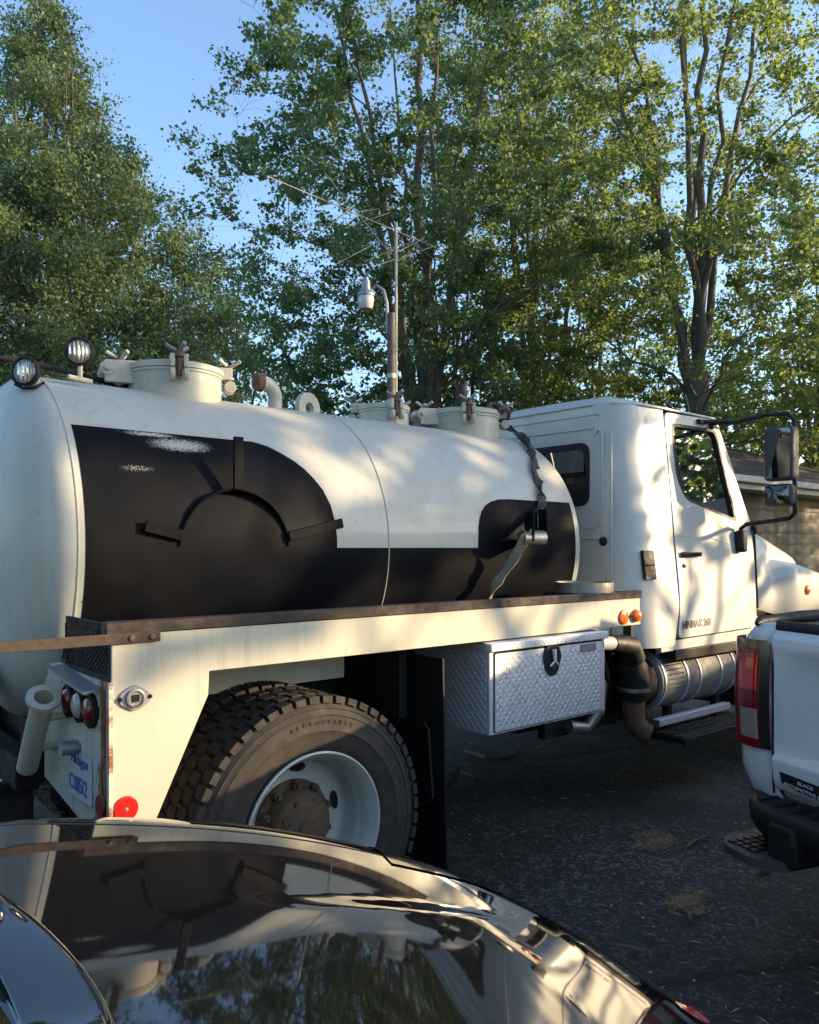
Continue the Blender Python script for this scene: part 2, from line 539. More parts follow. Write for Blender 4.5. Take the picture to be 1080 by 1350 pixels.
# ------------------------------------------------------------------ house behind the cab
def house():
    Y0, X0, X1, ZE = 6.6, 9.9, 20.2, 2.62
    root = empty('house', (14, Y0, 0), 'low olive grey sided house with dark brown hip roof behind the truck cab', 'house')
    w = MB().box(X0, X1, Y0 + .03, Y0 + 9, 0, ZE).build('wall', M['siding'], root)
    # siding courses, each a board of its own
    expo = .2; n = int(ZE / expo)
    me = MB().add([(X0, Y0 + .03, 0), (X1, Y0 + .03, 0), (X0, Y0 - .012, 0), (X1, Y0 - .012, 0), (X0, Y0 + .012, expo + .012), (X1, Y0 + .012, expo + .012), (X0, Y0 + .03, expo + .012), (X1, Y0 + .03, expo + .012)],
                  [(0, 2, 3, 1), (2, 4, 5, 3), (4, 6, 7, 5), (0, 1, 7, 6), (0, 6, 4, 2), (1, 3, 5, 7)]).mesh('siding_board')
    me.materials.append(M['siding'])
    for k in range(n):
        b = bpy.data.objects.new('siding_board', me); COL.objects.link(b)
        b.parent = w; b.location = (0, random.uniform(-.003, .003), k * expo)
    # roof
    ov = .45; d = 9 + 2 * ov; rise = 1.9
    ax0, ax1, ay0, ay1 = X0 - ov, X1 + ov, Y0 - ov, Y0 - ov + d
    h = d / 2
    V = [(ax0, ay0, ZE + .02), (ax1, ay0, ZE + .02), (ax1, ay1, ZE + .02), (ax0, ay1, ZE + .02), (ax0 + h, ay0 + h, ZE + rise), (ax1 - h, ay0 + h, ZE + rise)]
    r = MB().add(V, [(0, 1, 5, 4), (1, 2, 5), (2, 3, 4, 5), (3, 0, 4), (0, 3, 2, 1)]).build('roof', M['roof'], root)
    # shingle courses on the visible slope
    sl = Vector((0, h, rise)); L = sl.length; nc = 30
    cm = MB()
    for k in range(nc):
        t0, t1 = k / nc, (k + 1.15) / nc
        a, b = ax0 + h * t0, ax1 - h * t0
        c, e = ax0 + h * min(t1, 1), ax1 - h * min(t1, 1)
        nv = Vector((0, -rise, h)).normalized() * .016
        p = lambda x, t, o: Vector((x, ay0 + h * t, ZE + .02 + rise * t)) + nv * o
        cm.add([p(a, t0, 0), p(b, t0, 0), p(b, t0, 1), p(a, t0, 1), p(e, min(t1, 1), .15), p(c, min(t1, 1), .15)], [(0, 1, 2, 3), (3, 2, 4, 5)])
    s = cm.build('shingle_course', M['roof'], r); s['kind'] = 'stuff'
    f = MB().box(ax0, ax1, ay0 - .03, ay0, ZE - .17, ZE + .02).build('fascia', M['fascia'], root, .004)
    g = MB().box(ax0, ax1, ay0 - .13, ay0 - .032, ZE - .08, ZE + .035).build('gutter', M['fascia'], root, .02)
    MB().box(ax0, ax1, ay0, Y0 + .028, ZE - .17, ZE - .15).build('soffit', M['fascia'], root)
house()

# unseen house added off to the right: its roof keeps the low sun off the driveway
def make_shade_house():
    root = empty('shade_house', (13.6, -6.9, 0), 'unseen low grey house with dark gable roof, added off to the right to shade the driveway', 'house', None, math.atan2(1.25, 1.0), True)
    MB().box(-6.5, 6.5, -3.4, 3.4, 0, 2.7).build('wall', M['siding'], root)
    for x in (-6.5, 6.4):
        MB().add([(x, -3.4, 2.7), (x, 3.4, 2.7), (x, 0, 3.85), (x + .1, -3.4, 2.7), (x + .1, 3.4, 2.7), (x + .1, 0, 3.85)], [(0, 1, 2), (3, 5, 4), (0, 2, 5, 3), (1, 4, 5, 2), (0, 3, 4, 1)]).build('gable', M['siding'], root)
    r = MB()
    for sg in (1, -1):
        r.add([(-6.9, 0, 3.9), (6.9, 0, 3.9), (6.9, sg * 3.9, 2.55), (-6.9, sg * 3.9, 2.55), (-6.9, 0, 4.0), (6.9, 0, 4.0), (6.9, sg * 3.9, 2.65), (-6.9, sg * 3.9, 2.65)], [(0, 1, 2, 3), (4, 7, 6, 5), (0, 4, 5, 1), (2, 6, 7, 3), (0, 3, 7, 4), (1, 5, 6, 2)])
    r.build('roof', M['roof'], root)
make_shade_house()

# ------------------------------------------------------------------ trees
def tube_np(pts, rad, n):
    """numpy tube -> verts, quads"""
    pts = np.asarray(pts, float); N = len(pts)
    t = np.gradient(pts, axis=0); t /= np.linalg.norm(t, axis=1)[:, None] + 1e-9
    ref = np.array([.31, .73, .11]); a = np.cross(t, ref); a /= np.linalg.norm(a, axis=1)[:, None] + 1e-9
    b = np.cross(t, a)
    ang = np.arange(n) * 2 * np.pi / n
    v = pts[:, None, :] + (a[:, None, :] * np.cos(ang)[None, :, None] + b[:, None, :] * np.sin(ang)[None, :, None]) * np.asarray(rad)[:, None, None]
    i = np.arange(N - 1)[:, None] * n; k = np.arange(n)[None, :]; k2 = (k + 1) % n
    q = np.stack([i + k, i + k2, i + n + k2, i + n + k], -1).reshape(-1, 4)
    return v.reshape(-1, 3), q

def np_mesh(name, V, Q):
    me = bpy.data.meshes.new(name)
    V = np.asarray(V, np.float32); Q = np.asarray(Q, np.int32)
    me.vertices.add(len(V)); me.vertices.foreach_set('co', V.ravel())
    me.loops.add(Q.size); me.loops.foreach_set('vertex_index', Q.ravel())
    me.polygons.add(len(Q)); me.polygons.foreach_set('loop_start', np.arange(len(Q), dtype=np.int32) * Q.shape[1])
    me.update(calc_edges=True)
    return me

def bez(p0, p1, p2, n):
    t = np.linspace(0, 1, n)[:, None]
    return p0 * (1 - t) ** 2 + p1 * 2 * t * (1 - t) + p2 * t ** 2

def make_tree(name, label, base, env, trunk_r, fork, n_limbs, n_spray, per, leaf, mat, seed,
              upright=.5, spray_r=.75, lean=(0, 0), group=None, flat=.38, bark='bark', hollow=.25, zmin=None, lobe=1.0):
    rng = np.random.default_rng(seed)
    zs = np.array([e[0] for e in env]); rs = np.array([e[1] for e in env])
    top = zs[-1]
    BV, BQ, off = [], [], 0
    nodes = []; nrad = []
    def put(pts, rad, n):
        nonlocal off
        v, q = tube_np(pts, rad, n); BV.append(v); BQ.append(q + off); off += len(v)
    lean = np.array([lean[0], lean[1], 0.])
    # trunk up to the fork, flared at the foot
    zt = np.linspace(-.1, fork, 9)
    wob = np.cumsum(rng.normal(0, .03, (9, 2)), 0)
    tp = np.c_[wob[:, 0], wob[:, 1], zt] + lean * (zt / max(fork, .1))[:, None] * .3
    tp[0, :2] = tp[1, :2]
    put(tp, trunk_r * np.interp(zt, [-.1, .5, fork], [1.45, 1.0, .82]), 12)
    f0 = tp[-1]
    for p in tp[4:]: nodes.append(p); nrad.append(trunk_r * .6)
    for i in range(n_limbs):
        az = 2 * np.pi * (i + rng.uniform(-.3, .3)) / n_limbs
        zt1 = top * rng.uniform(.80, .99) if i else top * .99
        rr = np.interp(zt1, zs, rs) * rng.uniform(.3, .8) + (.15 if i else 0) + (top - zt1) * .25
        if i == 0: rr *= .2
        tgt = np.array([rr * np.cos(az), rr * np.sin(az), zt1]) + lean
        st = tp[-1 - int(rng.integers(0, 3))] if i else f0
        mid = st * .45 + tgt * .55 + np.array([np.cos(az), np.sin(az), 0]) * (-.35 + rng.uniform(-.3, .5)) * rr * .4
        mid[2] = st[2] + (tgt[2] - st[2]) * rng.uniform(.42, .55)
        pts = bez(st, mid, tgt, 14)
        pts[1:-1] += rng.normal(0, .07, (12, 3))
        r0 = trunk_r * (.42 if i else .54) * rng.uniform(.65, 1)
        rad = r0 * (1 - np.linspace(0, 1, 14)) ** .85 + .008
        put(pts, rad, 7)
        for p, r_ in zip(pts[2:], rad[2:]): nodes.append(p); nrad.append(r_)
    nodes = np.array(nodes); nrad = np.array(nrad)
    # sprays of leaves spread through the envelope, each on its own branch
    LP = []; LN = []; LS = []
    zlo = zs[0] if zmin is None else zmin
    w = np.interp(np.linspace(zlo, top, 200), zs, rs) ** 1.6 + .25
    cz = np.cumsum(w) / w.sum()
    def target(out):
        z = np.interp(rng.random(), cz, np.linspace(zlo, top, 200))
        rad = np.interp(z, zs, rs)
        q = out if out else hollow + (1 - hollow) * np.sqrt(rng.random())
        az = rng.uniform(0, 2 * np.pi)
        # clumpy crown: some directions are thinner
        lob = 1 + lobe * (.22 * np.sin(3 * az + seed + z * .9) + .14 * np.sin(5 * az - z * 1.7 + seed * 2))
        return np.array([rad * q * lob * np.cos(az), rad * q * lob * np.sin(az), z]) + lean * (z / top)
    def join(P, up, n, first):
        nonlocal nodes, nrad
        d = nodes - P
        dz = -d[:, 2]
        cost = np.linalg.norm(d, axis=1) + np.where(dz < up * np.linalg.norm(d[:, :2], axis=1), 3.0, 0)
        a = int(np.argmin(cost)); A = nodes[a]
        L = np.linalg.norm(P - A)
        hd = P - A; hd[2] = 0; hl = np.linalg.norm(hd) + 1e-6
        # leave the limb steeply, then arch over towards the tip
        mid = A + hd * rng.uniform(.30, .48) + np.array([0, 0, (P[2] - A[2]) * .55 + (.20 if first else .12) * hl]) + rng.normal(0, .05 * L, 3)
        pts = bez(A, mid, P, n)
        pts[1:-1] += rng.normal(0, .018 * L, (n - 2, 3))
        r0 = min(nrad[a] * .7, (.007 + .0085 * L) if first else (.004 + .006 * L))
        rad = np.linspace(r0, .005 if first else .003, n)
        put(pts, rad, 5 if first else 3)
        if first:
            nodes = np.concatenate([nodes, pts[2:]]); nrad = np.concatenate([nrad, rad[2:]])
        return A, L, pts
    for k in range(max(14, n_spray // 7)):
        join(target(rng.uniform(.62, .92)), upright, 10, True)
    for k in range(n_spray):
        P = target(None)
        A, L, pts = join(P, upright * .25, 6, False)
        sr = spray_r * rng.uniform(.6, 1.25)
        out = (P - A) / (L + 1e-6)
        nt = 5
        m = int(per * rng.uniform(.6, 1.4) / nt)
        for j in range(nt):
            dirv = out * .8 + rng.normal(0, .65, 3) * np.array([1, 1, flat]) + np.array([0, 0, .15 if upright < .8 else .9])
            dirv /= np.linalg.norm(dirv)
            st = pts[int(rng.integers(3, 6))]
            en = st + dirv * sr
            put(np.array([st, (st + en) / 2 + rng.normal(0, .03, 3), en]), [.0045, .003, .002], 3)
            tt = rng.random(m) ** .7
            c = st + (en - st) * tt[:, None] + rng.normal(0, 1, (m, 3)) * np.array([1, 1, .6]) * sr * .20
            nn = rng.normal(0, .75, (m, 3)) + np.array([0, 0, .75])
            LP.append(c); LN.append(nn); LS.append(leaf * rng.uniform(.45, 1.35, m))
    C = np.concatenate(LP); Nn = np.concatenate(LN); S = np.concatenate(LS)
    Nn /= np.linalg.norm(Nn, axis=1)[:, None] + 1e-9
    T = rng.normal(0, 1, C.shape); T -= Nn * (T * Nn).sum(1)[:, None]; T /= np.linalg.norm(T, axis=1)[:, None] + 1e-9
    B = np.cross(Nn, T)
    s = S[:, None]
    # folded leaf: stem end, two shoulder points, tip (two triangles sharing the midrib)
    v0 = C - T * s * .5; v2 = C + T * s * .55
    v1 = C + B * s * .42 + Nn * s * .14 - T * s * .05; v3 = C - B * s * .42 + Nn * s * .14 - T * s * .05
    V = np.stack([v0, v1, v2, v3], 1).reshape(-1, 3)
    n = len(C); i = np.arange(n) * 4
    Q = np.stack([np.stack([i, i + 1, i + 2], 1), np.stack([i, i + 2, i + 3], 1)], 1).reshape(-1, 3)
    root = empty(name, (base[0], base[1], GZ), label, 'tree', group, local=True)
    tr = bpy.data.objects.new('trunk', np_mesh('trunk', np.concatenate(BV), np.concatenate(BQ)))
    tr.data.polygons.foreach_set('use_smooth', [True] * len(tr.data.polygons))
    cr = bpy.data.objects.new('crown', np_mesh('crown', V, Q))
    for o, mt in ((tr, M[bark]), (cr, M[mat])):
        COL.objects.link(o); o.parent = root; o.data.materials.append(mt)
    return root

TG = 'tall leafy trees behind the truck'
make_tree('maple_tree', 'tall pointed pale green tree at the far left with steep upright branches', spot(60, 14.5),
          [(1.6, 2.6), (2.9, 3.5), (5.0, 3.6), (6.0, 3.2), (7.0, 2.6), (8.0, 1.95), (9.0, 1.35), (10.2, .7), (11.3, .18)], .2, 2.2, 15, 1400, 230, .058, 'leaf_pale', 11, upright=1.5, spray_r=.5, flat=.9, group=TG, lobe=.35, hollow=.12)
make_tree('maple_tree', 'broad dark maple rising behind the lamp pole and television aerial', spot(560, 21),
          [(3.4, 2.6), (5.8, 4.3), (9.2, 6.0), (12.0, 6.1), (14.5, 4.3), (17.5, 3.5), (20, 2.2)], .33, 3.8, 6, 680, 165, .104, 'leaf_dark', 23, group=TG, hollow=.12, spray_r=.6, lean=(-.3, .2))
make_tree('maple_tree', 'airy maple between the lamp pole tree and the tree behind the cab', spot(705, 25),
          [(4.6, 2.3), (7, 3.6), (10.5, 4.0), (14, 3.7), (17, 3.0), (19.5, 1.2)], .3, 5, 6, 380, 150, .105, 'leaf_maple', 37, hollow=.12, spray_r=.6, group=TG)
make_tree('maple_tree', 'large maple with forked trunk rising right behind the cab roof', spot(925, 19),
          [(3.6, 2.8), (5.8, 4.2), (8.8, 5.0), (12.3, 4.9), (15.2, 4.0), (18.4, 1.6)], .31, 5.6, 7, 540, 160, .095, 'leaf_maple', 41, hollow=.12, spray_r=.58, group=TG)
make_tree('maple_tree', 'dark low tree filling the gap behind the tank hatches', spot(300, 27),
          [(1.5, 2.8), (4, 3.9), (6.5, 3.7), (8.5, 2.6), (10.6, .6)], .22, 2.5, 7, 190, 85, .15, 'leaf_dark', 53, group=TG)
make_tree('maple_tree', 'dark slender tree just right of the lamp pole', spot(600, 25),
          [(2, 2.6), (4, 3.6), (7, 4.0), (10, 3.0), (13, 1.0)], .24, 3, 7, 170, 80, .15, 'leaf_dark', 59, group=TG)
make_tree('maple_tree', 'dark bushy tree seen above the tank front and cab rear', spot(790, 27),
          [(1.5, 2.8), (4, 3.9), (7, 4.0), (10, 3.0), (13, 1.2)], .24, 3, 7, 150, 80, .15, 'leaf_dark', 61, group=TG)
make_tree('maple_tree', 'bright yellow green tree above the house roof at the right edge', spot(1075, 30),
          [(2, 3.2), (4, 4.5), (7, 4.8), (10, 3.6), (13, 1.4)], .26, 3, 7, 300, 110, .16, 'leaf_bright', 67, group=TG)
make_tree('maple_tree', 'dark tree at the far left edge behind the work lamps', spot(-40, 27),
          [(1.5, 3.0), (4, 4.2), (7, 4.0), (10, 2.6), (12, .8)], .24, 3, 7, 180, 90, .15, 'leaf_dark', 71, group=TG)
# unseen trees added out of frame; those toward the sun shaped to cast the shade
make_tree('shade_tree', 'small unseen tree shaped to dapple the sun on the tank, off to the right', (9.85, -3.75),
          [(3.85, 1.3), (4.2, 1.95), (5.2, 2.1), (6.6, 1.5), (7.6, .5)], .07, 2.6, 4, 120, 110, .115, 'leaf_maple', 83, spray_r=.20, lobe=.5, hollow=.05)
make_tree('shade_tree', 'second small unseen tree nearer the pickup, its thinner crown shaped to dapple the cab', (10.65, -2.55),
          [(2.95, 1.0), (3.5, 1.45), (5.0, 1.45), (6.0, .6)], .06, 2.0, 4, 58, 90, .11, 'leaf_maple', 84, spray_r=.19, lobe=.6, hollow=.05)
make_tree('shade_tree', 'tall unseen tree off to the right, sized to shade the pointed tree', (24.3, -2.3),
          [(2.5, 3.0), (5, 4.2), (8.5, 4.2), (11, 2.8), (13.3, .8)], .32, 3, 8, 260, 100, .17, 'leaf_maple', 89)
make_tree('shade_tree', 'round unseen leafy tree beside the sided house, added to shade the forked maple', (24.2, 6.4),
          [(2.5, 3.0), (4.5, 3.8), (8, 3.6), (10.8, 1.2)], .28, 3, 8, 240, 100, .17, 'leaf_maple', 91)
make_tree('shade_tree', 'low dark unseen tree added to darken the reflection in the cab window', (28, -10.2),
          [(.8, 3.2), (3, 4.2), (6, 4.0), (9.4, 1.0)], .26, 2, 7, 420, 120, .2, 'leaf_dark', 93, lobe=.4)  # dense crown added to keep bright sky out of the cab window's reflection
make_tree('shade_tree', 'leafy tree across the driveway behind the photographer', (-13, -4),
          [(1.5, 3.4), (4, 4.8), (8, 4.6), (11, 2.6), (13, .6)], .3, 2.4, 7, 170, 80, .24, 'leaf_dark', 101)
make_tree('shade_tree', 'dark leafy tree behind the tail of the truck', (-12, 9),
          [(1.5, 3.4), (4, 4.8), (8, 4.6), (11, 2.6), (13, .6)], .3, 2.4, 7, 170, 80, .24, 'leaf_dark', 103)

# ------------------------------------------------------------------ lamp pole and aerial
def lamp_pole():
    x, y = spot(516, 10.5)
    root = empty('lamp_pole', (x, y, 0), 'weathered wooden pole with a yard lamp, standing behind the tank', 'lamp post')
    MB().tube([(x, y, 0), (x, y, 2), (x, y, 4.62)], [.066, .062, .054], 14).build('pole', M['wood'], root)
    MB().tube([(x, y, 3.76), (x, y, 3.82)], .064, 14).build('band', M['fascia'], root)
    r = Vector((SA, -CA, 0))                       # sideways along the fence of trees
    P = Vector((x, y, 0))
    L = P - r * .335
    a = [P - r * .05 + Vector((0, 0, 4.35)), P - r * .06 + Vector((0, 0, 4.75)), P - r * .10 + Vector((0, 0, 4.92)), P - r * .2 + Vector((0, 0, 4.99)), L + r * .10 + Vector((0, 0, 4.95))]
    MB().tube(a, .022, 8).build('bracket_arm', M['galv'], root)
    prof = [(r * .86, h * .95) for r, h in [(.0, .28), (.042, .28), (.044, .25), (.062, .24), (.078, .11), (.125, .07), (.138, .05), (.138, .025), (.122, .015)]]
    h = MB().lathe(prof, L + Vector((0, 0, 4.82)), (0, 0, 1), 28).build('lamp_head', M['galv'], root)
    g = MB().lathe([(.105, .03), (.111, -.02), (.099, -.11), (.082, -.145), (.0, -.152)], L + Vector((0, 0, 4.82)), (0, 0, 1), 24).build('lamp_globe', M['globe'], root)
    # aerial
    ar = empty('tv_antenna', (x, y, 4.4), 'thin branching television aerial on a mast above the yard lamp', 'antenna')
    m0 = P + r * .06 + CAM_F() * .10
    MB().tube([m0 + Vector((0, 0, 3.6)), m0 + Vector((0, 0, 5.86))], .019, 8).build('mast', M['steel'], ar)
    def W(px, py, dd=0):
        d = 10.6 + dd
        q = spot(px, d); return Vector((q[0], q[1], EYE + (722 - py) / 1050 * d))
    B0, B1 = W(352, 232, -1.3), W(590, 333, .9)
    MB().tube([B0, B1], .006, 6).build('boom', M['antenna'], ar)
    MB().tube([W(428, 228, .9), W(516, 336, -.05)], .007, 6).build('boom', M['antenna'], ar)
    for (a, b, r_) in (((466, 271, 0), (425, 306, -.7), .012), ((518, 335, 0), (558, 315, .7), .010), ((519, 346, 0), (566, 326, .7), .006),
                       ((440, 350, -.8), (500, 318, .2), .005), ((455, 300, -.8), (515, 280, .4), .004), ((440, 285, -.9), (500, 275, .4), .004),
                       ((480, 345, -.6), (560, 312, .7), .004), ((490, 352, -.6), (572, 325, .7), .005), ((452, 270, -.6), (470, 250, .4), .004),
                       ((545, 318, -.4), (575, 345, .4), .004)):
        MB().tube([W(*a), W(*b)], r_ * .75, 5).build('element', M['antenna'], ar)
def CAM_F(): return Vector((CA, SA, 0))
lamp_pole()

# ------------------------------------------------------------------ tank truck
TY, TR, TZ = 3.3, .647, 1.535            # tank axis and radius
TX0, TX1 = .84, 3.42
BY0, BY1 = 2.25, 4.35                    # body sides
truck = empty('tank_truck', (3.0, 3.3, 0), 'white septic tank truck with black painted patch on its tank', 'truck')
def P_(name, mb, mat, parent=None, **k): return mb.build(name, M[mat], parent or truck, **k)

def cyl_pt(x, deg, r=TR):
    a = R(deg); return Vector((x, TY - r * math.cos(a), TZ + r * math.sin(a)))

def tank():
    prof = []
    bR, bF = .2, .17
    for k in range(15):
        a = PI / 2 * k / 14
        prof.append((TR * math.sin(a) if k else 0, TX0 - bR * math.cos(a)))
    prof += [(TR, TX0 + .4), (TR, 2.0), (TR, 3.0)]
    for k in range(15):
        a = PI / 2 * k / 14
        prof.append((TR * math.cos(a) if k < 14 else 0, TX1 + bF * math.sin(a)))
    t = P_('tank', MB().lathe(prof, (0, TY, TZ), (1, 0, 0), 128), 'tank_white', sharp=60)
    # black patch: upper edge (degrees above the axis) along the tank
    top = [(.868, 39.6), (1.56, 39.6), (1.62, 38.0), (1.669, 35.3), (1.72, 32), (1.755, 29), (1.79, 25), (1.82, 20.8), (1.845, 15), (1.857, 9), (1.862, 3), (1.862, -.5)]
    top2 = [(1.8622, -.5), (2.668, -.5), (2.6685, -.4), (2.672, 4), (2.678, 8), (2.69, 11.5), (2.712, 14.8), (2.745, 17.6), (2.79, 19.6), (2.85, 20.9), (2.92, 21.3), (3.40, 21.3)]
    P = []
    for tab in (top, top2):
        for i in range(len(tab) - 1):
            (x0, a0), (x1, a1) = tab[i], tab[i + 1]
            n = max(1, int((x1 - x0) / .05))
            for k in range(n + (1 if i == len(tab) - 2 else 0)):
                x = x0 + (x1 - x0) * k / n; a = a0 + (a1 - a0) * k / n
                P.append([cyl_pt(x, -62 + (a + 62) * j / 60, TR + .0015) for j in range(61)])
    P_('black_paint', MB().grid(P), 'tank_black', t, sharp=80)
    for x in (TX0 + .006, 2.132):
        P_('weld_seam', MB().tube([cyl_pt(x, d, TR + .0006) for d in range(-60, 150, 3)], .0035, 6), 'tank_white' if x < 1 else 'fitting', t)
    # saddles
    for x in (1.0, 2.1, 3.2):
        P_('saddle', MB().box(x - .05, x + .05, 2.85, 3.75, .9, 1.05), 'black')
tank()

def manhole(cx, cy, rad, z0, h, nclamp, name, a_off=0, hinge=180):
    """hatch: collar, lid, hinge and swing clamps with wing handles"""
    m = P_(name, MB().lathe([(rad, z0 - .12), (rad, z0 + h * .68), (rad * 1.03, z0 + h * .70), (rad * 1.03, z0 + h * .78)], (cx, cy, 0), (0, 0, 1), 56), 'fitting')
    P_('lid', MB().lathe([(rad * 1.0, z0 + h * .78), (rad * 1.05, z0 + h * .80), (rad * 1.05, z0 + h * .96), (rad * 1.01, z0 + h), (rad * .8, z0 + h * 1.05), (rad * .3, z0 + h * 1.1), (0, z0 + h * 1.1)], (cx, cy, 0), (0, 0, 1), 56), 'fitting', m)
    for k in range(nclamp):
        a = R(a_off + 360 * k / nclamp)
        d = Vector((math.cos(a), math.sin(a), 0)); s = Vector((-d.y, d.x, 0)); c = Vector((cx, cy, 0))
        p = c + d * (rad * 1.05 + .022)
        mb = MB()
        for sg in (-1, 1):                           # lugs on collar and lid
            q = c + d * (rad + .02) + s * .026 * sg
            mb.lathe([(0, -.009), (.026, -.009), (.026, .009), (0, .009)], q + Vector((0, 0, z0 + h * .5)) + d * .015, s, 14)
            mb.box(-.04, .04, -.009, .009, -.026, .026, Matrix.Translation(c + d * (rad * 1.02) + s * .026 * sg + Vector((0, 0, z0 + h * .93))) @ Matrix.Rotation(a, 4, 'Z'))
        P_('clamp_lug', mb, 'fitting', m, bevel=.003)
        P_('clamp_bolt', MB().cyl(p + Vector((0, 0, z0 + h * .45)), p + Vector((0, 0, z0 + h * 1.28)), .011, n=10).cyl(p + Vector((0, 0, z0 + h * 1.04)), p + Vector((0, 0, z0 + h * 1.22)), .022, .018, 10), 'rust', m)
        top = p + Vector((0, 0, z0 + h * 1.18))
        wb = MB()
        for b in (0, 2.1, 4.2):
            b += k * .8 + .5
            e = Vector((math.cos(b), math.sin(b), .55)).normalized()
            wb.tube([top, top + e * .06], [.007, .009], 8)
        P_('wing_handle', wb, 'fitting' if k % 2 else 'steel', m)
    a = R(hinge); d = Vector((math.cos(a), math.sin(a), 0)); s = Vector((-d.y, d.x, 0)); c = Vector((cx, cy, 0))
    hb = MB()
    for sg in (-1, 1):
        mt = Matrix.Translation(c + d * (rad + .045) + s * .055 * sg + Vector((0, 0, z0 + h * .72))) @ Matrix.Rotation(a, 4, 'Z')
        hb.box(-.06, .05, -.011, .011, -.05, .04, mt)
        hb.lathe([(0, -.015), (.03, -.015), (.03, .015), (0, .015)], c + d * (rad + .085) + s * .055 * sg + Vector((0, 0, z0 + h * .76)), s, 16)
    hb.cyl(c + d * (rad + .085) - s * .09 + Vector((0, 0, z0 + h * .76)), c + d * (rad + .085) + s * .09 + Vector((0, 0, z0 + h * .76)), .012, n=10)
    P_('hinge', hb, 'fitting', m, bevel=.003)
    return m
ZT = TZ + TR
manhole(1.425, 3.22, .190, ZT - .025, .128, 4, 'rear_hatch', 250, 165)
manhole(2.68, 3.38, .135, ZT - .02, .13, 3, 'middle_hatch', 255, 60)
manhole(3.16, 3.25, .195, ZT - .025, .14, 4, 'front_hatch', 232, 160)

def top_fittings():
    # curved vent elbow
    x, y = 1.90, 3.28
    pts = [(x + .045, y, ZT - .03)]
    for k in range(9):
        a = R(90 * k / 8); pts.append((x + .045 - .07 * (1 - math.cos(a)), y - .01 * math.sin(a), ZT + .045 + .07 * math.sin(a)))
    pts.append((x - .04, y - .012, ZT + .115))
    e = P_('vent_elbow', MB().tube(pts, .034, 16), 'fitting')
    P_('vent_cap', MB().cyl((x - .035, y - .012, ZT + .115), (x - .065, y - .012, ZT + .115), .045, .04, 18).cyl((x - .063, y - .012, ZT + .115), (x - .078, y - .012, ZT + .115), .015, .015, 12), 'rust', e)
    # lifting eye
    c = Vector((2.14, 3.30, ZT + .028))
    ring = []
    prof = [(.078, -.014), (.078, .014), (.030, .014), (.030, -.014), (.078, -.014)]
    P_('lifting_eye', MB().lathe(prof, c, (.28, -1, 0), 40), 'fitting', sharp=30)
    # exhaust-like stub beyond the front hatch
    P_('relief_valve', MB().cyl((3.36, 3.48, ZT - .1), (3.36, 3.48, ZT + .33), .036, n=18).cyl((3.36, 3.48, ZT + .20), (3.36, 3.48, ZT + .23), .044, n=16), 'rail')
top_fittings()

def work_lamp(c, face, name_label, arm):
    f = Vector(face).normalized()
    l = P_('work_lamp', MB().lathe([(r * .77, h * .77) for r, h in [(.0, -.055), (.03, -.05), (.058, -.02), (.066, .0), (.069, .012), (.069, .02), (.060, .024), (.057, .016)]], c, f, 32), 'plastic')
    l['label'] = name_label
    P_('lens', MB().lathe([(r * .77, h * .77) for r, h in [(.058, .014), (.045, .022), (.025, .027), (0, .029)]], c, f, 28), 'lampglass', l)
    rb = MB()
    up = Vector((0, 0, 1)); s = f.cross(up).normalized(); up = s.cross(f)
    for k in range(-4, 5):
        w = k * .0089; hh = math.sqrt(max(.0001, .0416 ** 2 - w * w))
        rb.tube([Vector(c) + s * w + up * (-hh) + f * .0131, Vector(c) + s * w + f * (.022 - abs(w) * .2), Vector(c) + s * w + up * hh + f * .0131], .0012, 4)
    P_('lens_ribs', rb, 'clear', l)
    b = MB()
    for q in arm: b.tube(q, .0095, 8)
    P_('bracket', b, 'fitting', l)
    return l
LA = Vector((.962, 3.0, 2.245)); LB = Vector((.785, 3.02, 2.150))
work_lamp(LA, (-.55, -.83, .02), 'round work lamp upright on top of the tank rear', [[LA - Vector((0, 0, .048)), Vector((.965, 3.01, 2.15))], [Vector((.92, 3.0, 2.150)), Vector((1.01, 3.02, 2.146))]])
work_lamp(LB, (-.75, -.66, .05), 'round work lamp on the rear head of the tank', [[LB + Vector((.04, .03, -.02)), Vector((.86, 3.08, 2.10))]])
P_('lamp_bail', MB().tube([LB + Vector((-.03, .03, -.042)), LB + Vector((-.015, -.015, -.062)), LB + Vector((.015, -.045, -.060)), LB + Vector((.05, -.03, -.035))], .005, 8), 'black')
P_('lamp_guard', MB().tube([(.70, 3.2, 2.20), (.76, 3.2, 2.23), (.95, 3.25, 2.225), (1.25, 3.3, 2.20)], .012, 8), 'black')

def hose_drum():
    c = Vector((1.41, 0, 1.522)); r = .225
    y0 = 2.642
    d = P_('hose_drum', MB().lathe([(r - .008, .12), (r - .008, .002), (r - .004, 0), (r, .002), (r, .22)], (c.x, y0, c.z), (0, 1, 0), 64, True, R(-86), R(86)), 'tank_black', sharp=30)
    for ang in (90, 13, 167):
        a = R(ang)
        mt = Matrix.Translation((c.x, y0 - .004, c.z)) @ Matrix.Rotation(-a, 4, 'Y')
        P_('retaining_arm', MB().box(r - .004, r + {90: .190, 13: .255, 167: .135}[ang], -.006, .006, -.019, .019, mt), 'tank_black', d, bevel=.002)
    # strap hook: bracket with two cheeks and a round roller
    h = P_('hose_hook', MB().box(2.865, 2.965, 2.50, 2.66, 1.545, 1.57).box(2.955, 2.967, 2.48, 2.53, 1.56, 1.715).box(2.862, 2.874, 2.48, 2.53, 1.56, 1.70).box(2.874, 2.955, 2.53, 2.545, 1.56, 1.70), 'tank_black', bevel=.003)
    P_('hook_roller', MB().cyl((2.835, 2.53, 1.575), (2.955, 2.50, 1.575), .038, n=20), 'steel', h)
hose_drum()

